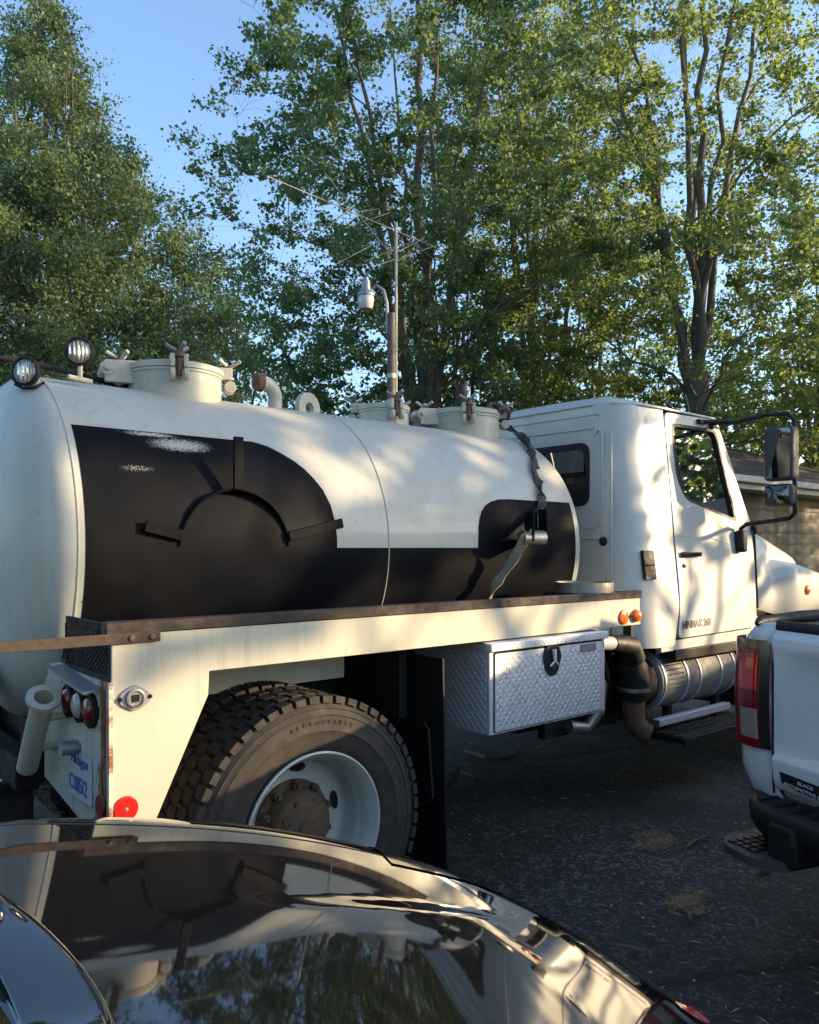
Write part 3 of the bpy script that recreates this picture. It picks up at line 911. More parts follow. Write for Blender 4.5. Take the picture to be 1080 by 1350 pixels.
def bed():
    f = lambda u, v, w: (u, BY0 + w, v)
    outline = [(.807, 1.283), (3.386, 1.283), (3.392, 1.153), (1.105, 1.153), (1.102, 1.083), (.90, .66), (.807, .66)]
    P_('side_panel', MB().panel(outline, [], f, .012), 'bed_white', bevel=.003)
    f2 = lambda u, v, w: (u, BY1 - w, v)
    P_('side_panel', MB().panel(outline, [], f2, .012), 'bed_white', bevel=.003)
    for y in (BY0 - .004, BY1 - .036):
        P_('top_rail', MB().box(.79, 3.40, y, y + .04, 1.283, 1.320), 'rail', bevel=.004)
    P_('hose_tray', MB().box(.82, 3.385, BY0 + .014, 2.72, 1.198, 1.215).box(.82, 3.385, 3.88, BY1 - .014, 1.198, 1.215), 'black')
    P_('bed_floor', MB().box(.83, 3.37, BY0 + .016, BY1 - .016, 1.162, 1.195), 'black')
    P_('front_plate', MB().box(3.375, 3.386, BY0 + .014, 2.75, 1.155, 1.282), 'bed_white')
    # inner fender strip seen under the arch
    P_('inner_fender', MB().box(1.20, 1.93, 2.70, 2.71, .992, 1.085), 'bed_white')
    # rear panel with vertical ribs
    P_('rear_panel', MB().panel([(2.262, 1.15), (2.262, .66), (2.95, .76), (3.08, .86), (3.08, 1.15)], [], lambda u, v, w: (.815 + w, u, v), .012), 'rust_panel')
    rb = MB()
    k = 0; y = 2.268
    while y < 3.06:
        zb = .665 + (y - 2.262) * .145
        if y > 2.95: zb = .77 + (y - 2.95) * .75
        rb.add([(.8145, y, zb), (.801, y + .007, zb), (.8145, y + .014, zb), (.8145, y, 1.148), (.801, y + .007, 1.148), (.8145, y + .014, 1.148)], [(0, 1, 4, 3), (1, 2, 5, 4), (0, 2, 1), (3, 4, 5)])
        y += .021; k += 1
    P_('panel_ribs', rb, 'rust_panel')
    P_('corner_angle', MB().box(.797, .811, BY0 - .006, BY0 + .012, .66, 1.15), 'rust_panel', bevel=.002)
    # black mesh end of the hose tray
    mb = MB()
    y0, y1, z0, z1 = 2.262, 2.655, 1.155, 1.29
    st = .028
    for s in (1, -1):
        c = -.6
        while c < .8:
            # lines z = z0 + s*(y - c') * .62
            pts = []
            for yy in (y0, y1):
                pts.append((yy, (z0 if s > 0 else z1) + s * .62 * (yy - y0 - c)))
            (ya, za), (yb, zb) = pts
            def clip(za, zb):
                t0, t1 = 0., 1.
                dz = zb - za
                for lim, sg in ((z0, 1), (z1, -1)):
                    fa = sg * (za - lim); fb = sg * (zb - lim)
                    if fa < 0 and fb < 0: return None
                    if fa < 0: t0 = max(t0, fa / (fa - fb))
                    if fb < 0: t1 = min(t1, fa / (fa - fb))
                return (t0, t1) if t1 > t0 else None
            q = clip(za, zb)
            if q:
                a = (.812, ya + (yb - ya) * q[0], za + (zb - za) * q[0]); b = (.812, ya + (yb - ya) * q[1], za + (zb - za) * q[1])
                mb.tube([a, b], .0038, 4)
            c += st
    mp = P_('mesh_panel', MB().box(.806, .818, y0, y1, z1 - .004, z1 + .022).box(.806, .818, y0, y1, z0 - .012, z0 + .008).box(.806, .818, y1 - .01, y1 + .008, z0, z1).box(.806, .818, y0 - .008, y0 + .012, z0, z1), 'black', bevel=.002)
    P_('mesh_wires', mb, 'black', mp)['kind'] = 'stuff'
    # flat iron bar running past the tail
    fb = P_('flat_bar', MB().box(.30, .945, 2.236, 2.2435, 1.258, 1.288), 'flatbar', bevel=.002)
    for x in (.86, .92):
        P_('bolt', MB().lathe([(0, -.006), (.008, -.005), (.010, 0)], (x, 2.2355, 1.273), (0, 1, 0), 10), 'rust', fb)
bed()

def tail_details():
    X = .806
    # lamp cluster with sheet metal visor
    box = P_('tail_lamp_cluster', MB().panel([(2.335, 1.00), (2.335, 1.115), (2.63, 1.115), (2.63, .985)], [], lambda u, v, w: (X - .006 + w, u, v), .012), 'bed_white', bevel=.002)
    for y, mt, nm in ((2.385, 'darkred', 'red lamp lens nearest the truck corner'), (2.485, 'clear', 'clear reversing lamp lens in the middle'), (2.585, 'darkred', 'red lamp lens on the inboard side')):
        P_('bezel', MB().lathe([(.053, .0), (.052, -.014), (.044, -.018), (.041, -.01)], (X - .004, y, 1.053), (1, 0, 0), 26), 'black', box)
        l = P_('lens', MB().lathe([(.042, -.010), (.033, -.022), (.018, -.028), (0, -.030)], (X - .004, y, 1.053), (1, 0, 0), 26), mt, box)
        l['label'] = nm
    P_('lamp_visor', MB().panel([(2.32, 1.118), (2.32, 1.126), (2.66, 1.158), (2.66, 1.150)], [], lambda u, v, w: (X - .055 + w, u, v - .10 * (.055 - w)), .055), 'galv', box)
    # hose tube with flange
    a = Vector((.72, 2.585, 1.068)); b = Vector((.73, 2.80, .81))
    t = P_('hose_tube', MB().tube([b, b * .5 + a * .5, a], .033, 24, cap=False).tube([a, b], .028, 20, cap=False), 'fitting', sharp=30)
    ax = (a - b).normalized()
    P_('tube_flange', MB().lathe([(.028, -.007), (.050, -.007), (.050, .007), (.028, .007), (.028, -.007)], a, ax, 36), 'fitting', t, sharp=30)
    P_('tube_bottom', MB().lathe([(0, .01), (.030, .01)], b, ax, 24), 'void', t)
    for k in (.28, .72):
        p = b.lerp(a, k)
        P_('tube_bracket', MB().cyl(p, (X, p.y - .02, p.z + .005), .012, n=10), 'fitting', t)
    # tank outlet and valves behind it
    P_('outlet_pipe', MB().tube([(.70, 3.25, 1.10), (.60, 3.12, 1.06), (.45, 3.05, 1.03), (.25, 3.02, 1.02)], .075, 24), 'tank_white')
    P_('outlet_flange', MB().lathe([(0, -.012), (.10, -.012), (.10, .012), (0, .012)], (.62, 3.14, 1.065), (.75, .5, .2), 30), 'tank_white', sharp=30)
    P_('drain_pipe', MB().tube([(.62, 3.32, 1.0), (.62, 3.32, .78)], .035, 14).tube([(.62, 3.42, 1.0), (.62, 3.42, .82)], .03, 12), 'bed_white')
    P_('drain_valve', MB().lathe([(0, -.03), (.03, -.025), (.035, 0), (.03, .025), (0, .03)], (.62, 3.32, .77), (0, 0, 1), 14), 'rust')
    # rear bumper beam and hitch, dark
    P_('rear_beam', MB().box(.72, .80, 2.90, 4.28, .70, .82), 'black', bevel=.01)
    P_('hitch_arm', MB().box(.62, .80, 2.98, 3.03, .52, .72), 'black', bevel=.008)
    # plate and its lamp
    pl = P_('licence_plate', MB().panel(rrect(2.385, 2.60, .765, .905, .01), [], lambda u, v, w: (X - .008 + w, u, v), .003), 'plate')
    text_obj('plate_script', 'Michigan', .045, M['blueprint'], (X - .0095, 2.575, .868), (0, -1, 0), (0, 0, 1), pl, .0005, .3)
    text_obj('plate_number', 'C 08512', .068, M['blueprint'], (X - .0095, 2.588, .785), (0, -1, 0), (0, 0, 1), pl, .0005, 0, .8, squash=.85)
    P_('plate_lamp', MB().cyl((X - .002, 2.52, .918), (X - .055, 2.52, .922), .022, n=16), 'galv')
    # red reflectors
    P_('rear_reflector', MB().lathe([(0, -.006), (.033, -.005), (.036, 0)], (X - .010, 2.303, .79), (1, 0, 0), 28), 'darkred')
    r = P_('side_reflector', MB().lathe([(0, -.006), (.007, -.006), (.0075, -.008), (.034, -.007), (.037, 0)], (.847, BY0 - .001, .787), (0, 1, 0), 30), 'red')
    P_('reflector_screw', MB().lathe([(0, -.009), (.006, -.008)], (.847, BY0 - .001, .787), (0, 1, 0), 10), 'steel', r)
    # almond shaped socket plate on the side panel
    o = []
    for k in range(24):
        a = 2 * PI * k / 24
        rr = .036 * (1 + .42 * abs(math.cos(a)) ** 6)
        o.append((.872 + rr * math.cos(a) * .92, 1.100 + rr * math.sin(a)))
    s = P_('socket_plate', MB().panel(o, [], lambda u, v, w: (u, BY0 - .007 + w, v), .008), 'galv', bevel=.002)
    P_('socket_lens', MB().lathe([(.027, 0), (.027, -.008), (.022, -.009), (.020, -.004), (0, -.004)], (.872, BY0 - .007, 1.100), (0, 1, 0), 26), 'steel', s)
    P_('socket_insert', MB().box(.862, .882, BY0 - .015, BY0 - .011, 1.090, 1.110), 'black', s)
    for x in (.829, .916): P_('screw', MB().lathe([(0, -.012), (.006, -.01), (.007, -.006)], (x, BY0, 1.1), (0, 1, 0), 10), 'black', s)
    # orange markers at the front end
    m = P_('marker_lamp', MB().lathe([(0, -.014), (.02, -.013), (.033, -.008), (.036, 0)], (3.245, BY0 - .001, 1.197), (0, 1, 0), 28), 'orange')
    m['label'] = 'round flat orange marker lamp'
    m = P_('marker_lamp', MB().lathe([(0, -.03), (.014, -.028), (.028, -.018), (.032, 0)], (3.345, BY0 - .001, 1.199), (0, 1, 0), 28), 'orange')
    m['label'] = 'domed orange marker lamp at the front corner'
    P_('marker_wire', MB().tube([(3.28, BY0 - .004, 1.197), (3.295, BY0 - .01, 1.20), (3.312, BY0 - .004, 1.197)], .006, 6), 'black')
tail_details()

def add_wheel(cx, cz, yf, side, Rt=.462, dual_dish=True, name='wheel', hubbed=True):
    """yf = outboard sidewall; side = +1: wheel extends toward +Y"""
    W = .27
    ax = (0, side, 0)
    k = Rt / .52; kh = k
    prof = [(.300 * k, .03), (.315 * k, .008), (.335 * k, .001), (.36 * k, -.006), (.385 * k, -.010), (.389 * k, -.013), (.393 * k, -.010), (.42 * k, -.011), (.446 * k, -.008), (.449 * k, -.011), (.453 * k, -.007), (.47 * k, -.001), (.474 * k, -.003), (.478 * k, .002), (.496 * k, .012), (.503 * k, .022),
            (.505 * k, .04), (.506 * k, W / 2)]
    prof = prof + [(r, W - h) for r, h in prof[-2::-1]]
    # tread: shoulder lugs and centre blocks
    tb = MB().lathe(prof, (0, 0, 0), ax, 96); n = 52
    for i in range(n):
        a0 = 2 * PI * i / n
        for (h0, h1, da, lo) in ((.000, .062, 0, 0), (.074, .130, .5, 1), (.140, .196, .2, 1), (.208, .270, .6, 0)):
            aa = a0 + da * 2 * PI / n; hw = .36 * 2 * PI / n
            vs = []
            for r_, sh in ((.495 * k, 0), (.5205 * k, .004)):
                for (a, h) in ((aa - hw, h0), (aa + hw, h0), (aa + hw, h1), (aa - hw, h1)):
                    tw = (h - .135) * .10 * (1 if h < .135 else -1)
                    hh = h + (sh if h == h0 and not lo else 0) - (sh if h == h1 and not lo else 0)
                    aa2 = a + tw
                    vs.append((r_ * math.sin(aa2), hh * side, r_ * math.cos(aa2)))
            tb.add(vs, [(0, 1, 2, 3), (4, 5, 6, 7), (0, 1, 5, 4), (1, 2, 6, 5), (2, 3, 7, 6), (3, 0, 4, 7)])
    w = tb.build(name, M['rubber'], None, sharp=50)
    w.parent = truck; w.location = Vector((cx, yf, cz)) - Vector(truck.location)
    dish = .165 if dual_dish else -.02
    if dual_dish:
        rp = [(.300, .022), (.308, .008), (.308, -.002), (.301, -.004), (.292, .006), (.285, .02), (.274, .034), (.270, .06), (.262, .075), (.256, .09), (.254, .13), (.247, .150), (.235, .160), (.20, .166), (.165, .164), (.0, .164)]
    else:
        rp = [(.300, .022), (.308, .008), (.308, -.002), (.301, -.004), (.285, .02), (.270, .05), (.262, .07), (.22, .05), (.17, .0), (.14, -.01), (0, -.01)]
    ri = MB().lathe([(r * k, h) for r, h in rp], (0, 0, 0), ax, 72).build('rim', M['rim'], w, sharp=35)
    for i in range(5):
        a = 2 * PI * (i + .1) / 5
        p = Vector((.212 * k * math.sin(a), (.163 if dual_dish else .035) * side, .212 * k * math.cos(a)))
        e = Vector((math.cos(a), 0, -math.sin(a)))
        rd = Vector((math.sin(a), 0, math.cos(a)))
        vs = [p + e * .036 * math.cos(t) + rd * .018 * math.sin(t) - Vector((0, .002 * side, 0)) for t in [2 * PI * q / 14 for q in range(14)]]
        MB().add(vs, [tuple(range(14))]).build('hand_hole', M['void'], w)
    if hubbed:
        d0 = .162 if dual_dish else -.01
        hp = [(.165, d0), (.165, d0 - .012), (.150, d0 - .016), (.138, d0 - .02), (.128, d0 - .075), (.118, d0 - .085), (.105, d0 - .09), (.085, d0 - .11), (.05, d0 - .115), (.04, d0 - .128), (0, d0 - .13)]
        h = MB().lathe([(r * k, q) for r, q in hp], (0, 0, 0), ax, 40).build('hub', M['hub'], w, sharp=35)
        def nuts(nm, cnt, rr, y0, parts, ph):
            me = None
            for i in range(cnt):
                a = 2 * PI * (i + ph) / cnt
                if me is None:
                    mb = MB()
                    for (L, r_, sg) in parts: mb.cyl((0, 0, 0), (0, -L * side, 0), r_, n=sg)
                    me = mb.mesh(nm); me.materials.append(M['hub'])
                o = bpy.data.objects.new(nm, me); COL.objects.link(o); o.parent = w
                o.location = (rr * k * math.sin(a), y0 * side, rr * k * math.cos(a)); o.rotation_euler = (0, a, 0)
        nuts('wheel_nut', 10, .148, d0 - .012, ((.032, .017, 6), (.045, .009, 8)), 0)
        nuts('hub_bolt', 8, .098, d0 - .086, ((.014, .011, 6),), .5)
    if side > 0 and dual_dish:
        for i, ch in enumerate('REGROOVABLE'):
            a = R(-17 + i * 3.8)
            c = Vector((.415 * k * math.sin(a), -.0115, .415 * k * math.cos(a)))
            text_obj('sidewall_letter', ch, .021, M['rubber'], c, (math.cos(a), 0, -math.sin(a)), (math.sin(a), 0, math.cos(a)), w, .0012)
    return w
WR = .462
add_wheel(1.515, GZ + WR - .004, 2.28, 1)
add_wheel(1.515, GZ + WR - .004, 2.60, 1, hubbed=False)
add_wheel(1.515, GZ + WR - .004, 4.32, -1)
add_wheel(1.515, GZ + WR - .004, 4.00, -1, hubbed=False)
add_wheel(5.72, GZ + WR - .004, 2.44, 1, WR, False)
add_wheel(5.72, GZ + WR - .004, 4.16, -1, WR, False)

def chassis():
    for y in (2.88, 3.64):
        P_('chassis_rail', MB().box(.75, 6.1, y, y + .08, .72, .95), 'black')
    for x in (.85, 1.15, 2.0, 2.6, 3.2, 4.4):
        P_('cross_member', MB().box(x, x + .08, 2.96, 3.64, .76, .9), 'black')
    P_('rear_axle', MB().cyl((1.515, 2.5, .56), (1.515, 4.1, .56), .075, n=18).lathe([(0, -.2), (.16, -.12), (.2, 0), (.16, .12), (0, .2)], (1.515, 3.3, .56), (0, 1, 0), 20), 'black')
    P_('front_axle', MB().box(5.37, 5.47, 2.6, 4.0, .42, .52), 'black')
    P_('drive_shaft', MB().cyl((1.6, 3.3, .55), (4.6, 3.3, .72), .05, n=14), 'black')
    P_('leaf_spring', MB().tube([(.95, 2.92, .78), (1.52, 2.92, .6), (2.1, 2.92, .78)], .05, 8), 'black')
    fl = P_('mud_flap', MB().panel([(2.27, 1.10), (2.27, .24), (2.92, .24), (2.92, 1.10)], [], lambda u, v, w: (2.09 + w + .03 * max(0, .9 - v), u, v), .008), 'plastic')
    P_('flap_rod', MB().tube([(2.075, 2.36, .84), (2.07, 2.33, .82), (2.085, 2.32, .55), (2.07, 2.40, .50)], .005, 6), 'rail', fl)
    P_('wheel_well', MB().box(2.02, 2.06, 2.45, 2.95, .85, 1.15), 'black')
    P_('inner_guard', MB().box(.86, 2.06, 2.99, 3.02, .62, 1.15), 'black')
    P_('air_tank', MB().lathe([(0, 0), (.07, .01), (.12, .04), (.14, .1), (.14, .5), (.12, .56), (0, .6)], (3.0, 2.82, .70), (1, 0, 0), 28), 'black')
    P_('fuel_tank', MB().lathe([(0, 0), (.27, .01), (.3, .05), (.3, .9), (.27, .95), (0, .96)], (2.5, 3.95, .62), (1, 0, 0), 28), 'black')
    P_('air_hose', MB().tube([(3.30, 2.62, .60), (3.42, 2.6, .58), (3.50, 2.58, .66), (3.52, 2.58, .80), (3.47, 2.6, .88)], .035, 14), 'steel')
    for k in range(6):
        x = 3.30 + .05 * k; rnd = random.Random(k)
        P_('cable', MB().tube([(x, 2.6 + rnd.uniform(-.05, .05), 1.02), (x + rnd.uniform(-.03, .06), 2.58, .85), (x + rnd.uniform(-.05, .08), 2.6, .72), (x + .15, 2.62, .62)], .008 + .004 * rnd.random(), 8), 'plastic')
    P_('frame_bracket', MB().box(3.15, 3.75, 2.65, 2.70, .55, 1.08), 'black')
    P_('underbody', MB().box(3.45, 4.95, 2.72, 3.9, .60, .97), 'black')
chassis()

def toolbox():
    x0, x1, y0, y1, z0, z1 = 2.300, 3.063, 2.222, 2.70, .776, 1.147
    b = P_('toolbox', MB().box(x0, x1, y0, y1, z0, z1), 'alu', bevel=.004)
    d = P_('toolbox_door', MB().panel(rrect(x0 + .028, x1 - .028, z0 + .012, z1 - .045, .006), [], lambda u, v, w: (u, y0 - .006 + w, v), .008), 'alu', b, bevel=.002)
    P_('door_gap', MB().panel(rrect(x0 + .022, x1 - .022, z0 + .008, z1 - .037, .006), [rrect(x0 + .030, x1 - .030, z0 + .014, z1 - .047, .006)], lambda u, v, w: (u, y0 - .0012 + w, v), .001), 'void', b)
    P_('top_lip', MB().box(x0 - .004, x1 + .004, y0 - .016, y0 + .02, z1 - .034, z1 - .001), 'alu', b, bevel=.003)
    # raised lozenges of the tread plate, one joined part per face
    def loz(mb, c, u, v, n, L=.0125, wd=.0036, h=.0016):
        a = c - u * L; e = c + u * L; s = v * wd
        mb.add([a, c - s, e, c + s, c - u * L * .45 + n * h, c + u * L * .45 + n * h], [(0, 1, 4), (0, 4, 3), (1, 2, 5), (2, 3, 5), (1, 5, 4), (3, 4, 5)])
    mb = MB(); X = Vector((1, 0, 0)); Z = Vector((0, 0, 1)); Yv = Vector((0, 1, 0))
    p1 = (X + Z * 1.0).normalized(); p2 = (X * 1.0 - Z).normalized()
    st = .0185
    i = 0; x = x0 + .042
    while x < x1 - .042:
        j = 0; z = z0 + .024
        while z < z1 - .056:
            u, v = (p1, p2) if (i + j) % 2 else (p2, p1)
            loz(mb, Vector((x, y0 - .0061, z)), u, v, -Yv)
            z += st; j += 1
        x += st; i += 1
    z = z1 - .017; x = x0 + .01; i = 0
    while x < x1 - .008:
        loz(mb, Vector((x, y0 - .0161, z + (.006 if i % 2 else -.006))), p1 if i % 2 else p2, p2 if i % 2 else p1, -Yv, .010, .003); x += .014; i += 1
    o = P_('tread_plate', mb, 'alu', b); o['kind'] = 'stuff'
    mb = MB(); q1 = (Yv + Z).normalized(); q2 = (Yv - Z).normalized()
    i = 0; y = y0 + .025
    while y < y1 - .02:
        j = 0; z = z0 + .02
        while z < z1 - .04:
            u, v = (q1, q2) if (i + j) % 2 else (q2, q1)
            loz(mb, Vector((x0 - .0001, y, z)), u, v, -X); z += st; j += 1
        y += st; i += 1
    o = P_('tread_plate', mb, 'alu', b); o['kind'] = 'stuff'
    # latch
    oc = []
    for k in range(28):
        a = 2 * PI * k / 28
        oc.append((2.676 + .058 * math.cos(a) * (1 - .12 * (math.sin(a) < 0)) , 1.052 + .073 * math.sin(a)))
    l = P_('latch', MB().panel(oc, [], lambda u, v, w: (u, y0 - .014 + w, v), .012), 'plastic', bevel=.004)
    P_('latch_recess', MB().panel([(2.676 + (u - 2.676) * .74, 1.052 + (v - 1.052) * .78) for u, v in oc], [], lambda u, v, w: (u, y0 - .0150 + w, v), .001), 'void', l)
    P_('latch_handle', MB().tube([(2.676, y0 - .020, 1.095), (2.676, y0 - .026, 1.045)], [.011, .007], 8).tube([(2.676, y0 - .026, 1.046), (2.648, y0 - .022, 1.025)], .0045, 6).tube([(2.676, y0 - .026, 1.046), (2.704, y0 - .022, 1.025)], .0045, 6), 'alu', l)
    P_('latch_fin', MB().add([(2.676, y0 - .026, 1.044), (2.650, y0 - .017, 1.022), (2.676, y0 - .020, 1.004), (2.702, y0 - .017, 1.022)], [(0, 1, 2), (0, 2, 3)]), 'greyplastic', l)
    pl = P_('maker_plate', MB().panel(rrect(2.875, 2.985, 1.063, 1.098, .003), [], lambda u, v, w: (u, y0 - .0105 + w, v), .004), 'steel', bevel=.001)
    P_('plate_field', MB().panel(rrect(2.880, 2.980, 1.067, 1.094, .002), [], lambda u, v, w: (u, y0 - .0112 + w, v), .0006), 'galv', pl)
toolbox()

# ------------------------------------------------------------------ cab
CX0 = 3.67                                       # rear wall of the cab
def yside(z): return 2.48 + .115 * (z - 1.5)
def cab():
    def C_(name, mb, mat, parent=None, **k): return P_(name, mb, mat, parent, **k)
    for side in (1, -1):
        my = (lambda y: y) if side > 0 else (lambda y: 6.6 - y)
        # rounded rear corner strip and the pillar panel carrying the vent
        P = []
        rc = .19
        for i in range(13):
            a = PI / 2 * i / 12
            row = []
            for z in (.985, 1.2, 1.5, 1.8, 2.1, 2.335):
                ys = yside(z)
                row.append((CX0 + rc - rc * math.cos(a), my(ys + rc - rc * math.sin(a)), z))
            P.append(row)
        for x in (3.95, 4.068):
            P.append([(x + (.034 if x > 4 else 0) * smoothstep(1.3, 2.2, z) - (.09 * smoothstep(1.2, .98, z) if x > 4 else 0), my(yside(z)), z) for z in (.985, 1.2, 1.5, 1.8, 2.1, 2.335)])
        C_('corner_panel', MB().grid(P), 'cab_white', sharp=60)
        f = lambda u, v, w: (u, my(yside(v) - .004 + w), v)
        # door with its window opening
        door_out = round_poly([(4.110, 2.318, .05), (4.66, 2.330, .05), (5.005, 1.68, .12), (4.99, 1.40, .05), (4.93, 1.03, .05), (4.015, 1.02, .05), (4.078, 1.22, .1), (4.085, 1.6, .2)], .05)
        win = round_poly([(4.176, 2.252), (4.672, 2.262, .05), (4.812, 1.700, .035), (4.24, 1.818, .10), (4.172, 1.95, .05)], .045, 5)
        dr = C_('door', MB().panel(door_out, [win], f, .04), 'cab_white', bevel=.006)
        fw = lambda u, v, w: (u, my(yside(v) - .006 + w), v)
        cx = sum(p[0] for p in win) / len(win); cz = sum(p[1] for p in win) / len(win)
        def ins(q, k): return [(cx + (u - cx) * k, cz + (v - cz) * k) for u, v in q]
        C_('window_seal', MB().panel(ins(win, 1.03), [ins(win, .955)], fw, .02), 'plastic', dr, bevel=.003)
        C_('window_glass', MB().add([(u, my(yside(v) + .012), v) for u, v in ins(win, .97)], [tuple(range(len(win)))]), 'glass', dr)
        # crease across the door
        if side > 0:
            C_('door_crease', MB().tube([(4.11, yside(1.6) - .001, 1.60), (4.5, yside(1.585) - .001, 1.585), (4.97, yside(1.50) - .001, 1.50)], .005, 6), 'cab_white', dr)
        h = C_('door_handle', MB().box(4.125, 4.325, my(yside(1.49)) - .028, my(yside(1.49)) - .008, 1.475, 1.507) if side > 0 else MB().box(4.125, 4.325, my(yside(1.49)) + .008, my(yside(1.49)) + .028, 1.475, 1.507), 'blackgloss', dr, bevel=.008)
        if side > 0:
            cup = []
            for k in range(24):
                a = 2 * PI * k / 24; cup.append((4.225 + .055 * math.cos(a), 1.497 + .048 * math.sin(a)))
            C_('handle_cup', MB().panel(cup, [], lambda u, v, w: (u, yside(v) - .0052 + w, v), .002), 'rim', dr)
            C_('key_lock', MB().lathe([(0, -.012), (.010, -.010), (.013, 0)], (4.150, yside(1.425) - .003, 1.425), (0, 1, 0), 14), 'plastic', dr)
            t = text_obj('door_lettering', 'HINMAX 268', .060, M['decal'], Vector((4.065, yside(1.085) - .0062, 1.072)), (1, 0, .012), (0, .115, 1), dr, .001, .3, 1.0, squash=.9, bold=.0018)
            t.location = (0, 0, 0)
            # vent on the pillar
            v = C_('pillar_vent', MB().panel(rrect(3.765, 3.855, 1.355, 1.515, .012), [], lambda u, v, w: (u, yside(v) + .008 - .017 + w + .07 * max(0, 3.86 - u), v), .02), 'plastic', bevel=.003)
            C_('vent_slats', MB().box(3.775, 3.848, yside(1.43) - .012, yside(1.43) - .008, 1.432, 1.438), 'void', v)
        # sill, rain gutter, pillars
        C_('sill', MB().panel([(3.86, 1.0), (4.012, 1.012), (4.93, 1.022), (4.98, 1.10), (5.0, 1.0), (4.9, .955), (3.86, .955)], [], lambda u, v, w: (u, my(yside(v) + .012 + w), v), .04), 'cab_white', bevel=.004)
        C_('door_jamb', MB().panel(round_poly([(4.07, 2.34), (4.69, 2.345), (5.03, 1.69), (5.02, 1.38), (4.96, 1.01), (4.0, 1.0)], .04), [ins(win, 1.10)], lambda u, v, w: (u, my(yside(v) + .035 + w), v), .03), 'blackgloss')
        C_('windscreen_pillar', MB().tube([(5.025, my(yside(1.68) + .05), 1.66), (4.72, my(yside(2.3) + .05), 2.32)], .042, 10), 'cab_white')
        C_('cowl_seal', MB().tube([(5.02, my(2.495), 1.70), (5.02, my(2.485), 1.48), (5.01, my(2.465), 1.14)], .014, 8), 'blackgloss')
    # rear wall with window
    hole = rrect(2.775, 3.825, 1.775, 2.115, .055)
    f = lambda u, v, w: (CX0 + w, u, v)
    rw = C_('rear_wall', MB().panel([(2.66, .985), (3.94, .985), (3.94, 1.5), (3.86, 2.335), (2.74, 2.335), (2.66, 1.5)], [hole], f, .03), 'cab_white', bevel=.003)
    C_('rear_seal', MB().panel(rrect(2.765, 3.835, 1.765, 2.125, .06), [rrect(2.80, 3.80, 1.80, 2.09, .045)], lambda u, v, w: (CX0 - .008 + w, u, v), .02), 'plastic', rw, bevel=.003)
    C_('rear_glass', MB().add([(CX0 + .012, u, v) for u, v in rrect(2.77, 3.83, 1.77, 2.12, .05)], [tuple(range(24))]), 'glass', rw)
    # pressed ribs
    def rib(name, pts, r=.006): C_(name, MB().tube([(CX0 - .001, y, z) for y, z in pts], r, 8), 'cab_white', rw)
    rib('pressing', [(2.735, 2.16), (2.70, 2.19), (2.68, 2.16), (2.675, 1.75), (2.69, 1.665), (2.74, 1.64), (2.79, 1.64)])
    rib('pressing', [(2.60 + .02, 2.18), (2.615, 1.3)], .005)
    rib('pressing', [(2.74, 2.20), (3.3, 2.205), (3.86, 2.20)])
    rib('pressing', [(2.70, 2.275), (3.3, 2.28), (3.88, 2.275)], .005)
    rib('pressing', [(2.70, 1.58), (2.78, 1.583), (2.82, 1.575)], .007)
    C_('rear_plug', MB().lathe([(0, -.012), (.012, -.010), (.024, -.006), (.026, 0)], (CX0 - .001, 2.672, 1.565), (1, 0, 0), 20), 'plastic', rw)
    # roof with rounded edges
    P = []; nx, ny = 30, 34
    for i in range(nx + 1):
        x = CX0 + (4.80 - CX0) * i / nx
        row = []
        for j in range(ny + 1):
            t = -1 + 2 * j / ny
            t = math.copysign(1 - (1 - abs(t)) ** 1.6, t)
            half = 3.3 - yside(2.335) + .006
            # plan corner rounding at the rear
            back = max(0, (CX0 + .19 - x) / .19)
            half -= .19 * (1 - math.sqrt(max(0, 1 - min(1, back) ** 2)))
            e = abs(t) ** 9
            ex = back ** 3
            ef = max(0, (x - 4.50) / .30) ** 2.0
            dome = 2.405 - .014 * t * t - .02 * (x - 4.0) ** 2
            if 3.85 < x < 4.45 and abs(t) < .8: dome += .007 * smoothstep(-.3, .3, math.sin(t * 15))
            z = dome + (2.330 - dome) * max(e, min(1, ex)) - .075 * ef
            row.append((x, 3.3 + half * t, z))
        P.append(row)
    C_('roof', MB().grid(P), 'cab_white', sharp=75)
    C_('drip_rail', MB().tube([(CX0 - .004, 3.86, 2.332), (CX0 - .004, 2.76, 2.332), (CX0 + .05, yside(2.33) + .06, 2.332), (CX0 + .19, yside(2.33) - .004, 2.332), (4.09, yside(2.33) - .005, 2.336), (4.68, yside(2.33) - .004, 2.336)], .008, 8), 'cab_white')
    # windscreen, dashboard, seats, wheel
    C_('windscreen', MB().add([(5.04, 2.53, 1.70), (5.12, 3.3, 1.70), (5.04, 4.07, 1.70), (4.72, 4.0, 2.30), (4.78, 3.3, 2.32), (4.72, 2.6, 2.30)], [(0, 1, 4, 5), (1, 2, 3, 4)]), 'glass')
    C_('dashboard', MB().box(4.82, 5.1, 2.55, 4.05, 1.35, 1.66), 'interior', bevel=.03)
    C_('cab_floor', MB().box(3.72, 5.0, 2.53, 4.07, .99, 1.05), 'interior')
    for y in (2.68, 3.42):
        C_('seat', MB().box(3.95, 4.4, y, y + .5, 1.2, 1.38).box(3.86, 3.98, y, y + .5, 1.3, 1.92), 'interior', bevel=.05)
    C_('steering_wheel', MB().tube([(4.68 + .05 * math.sin(a), 2.95 + .21 * math.cos(a), 1.66 + .19 * math.sin(a)) for a in [2 * PI * k / 28 for k in range(28)]], .015, 8, closed=True), 'plastic')
    # hood
    P = []
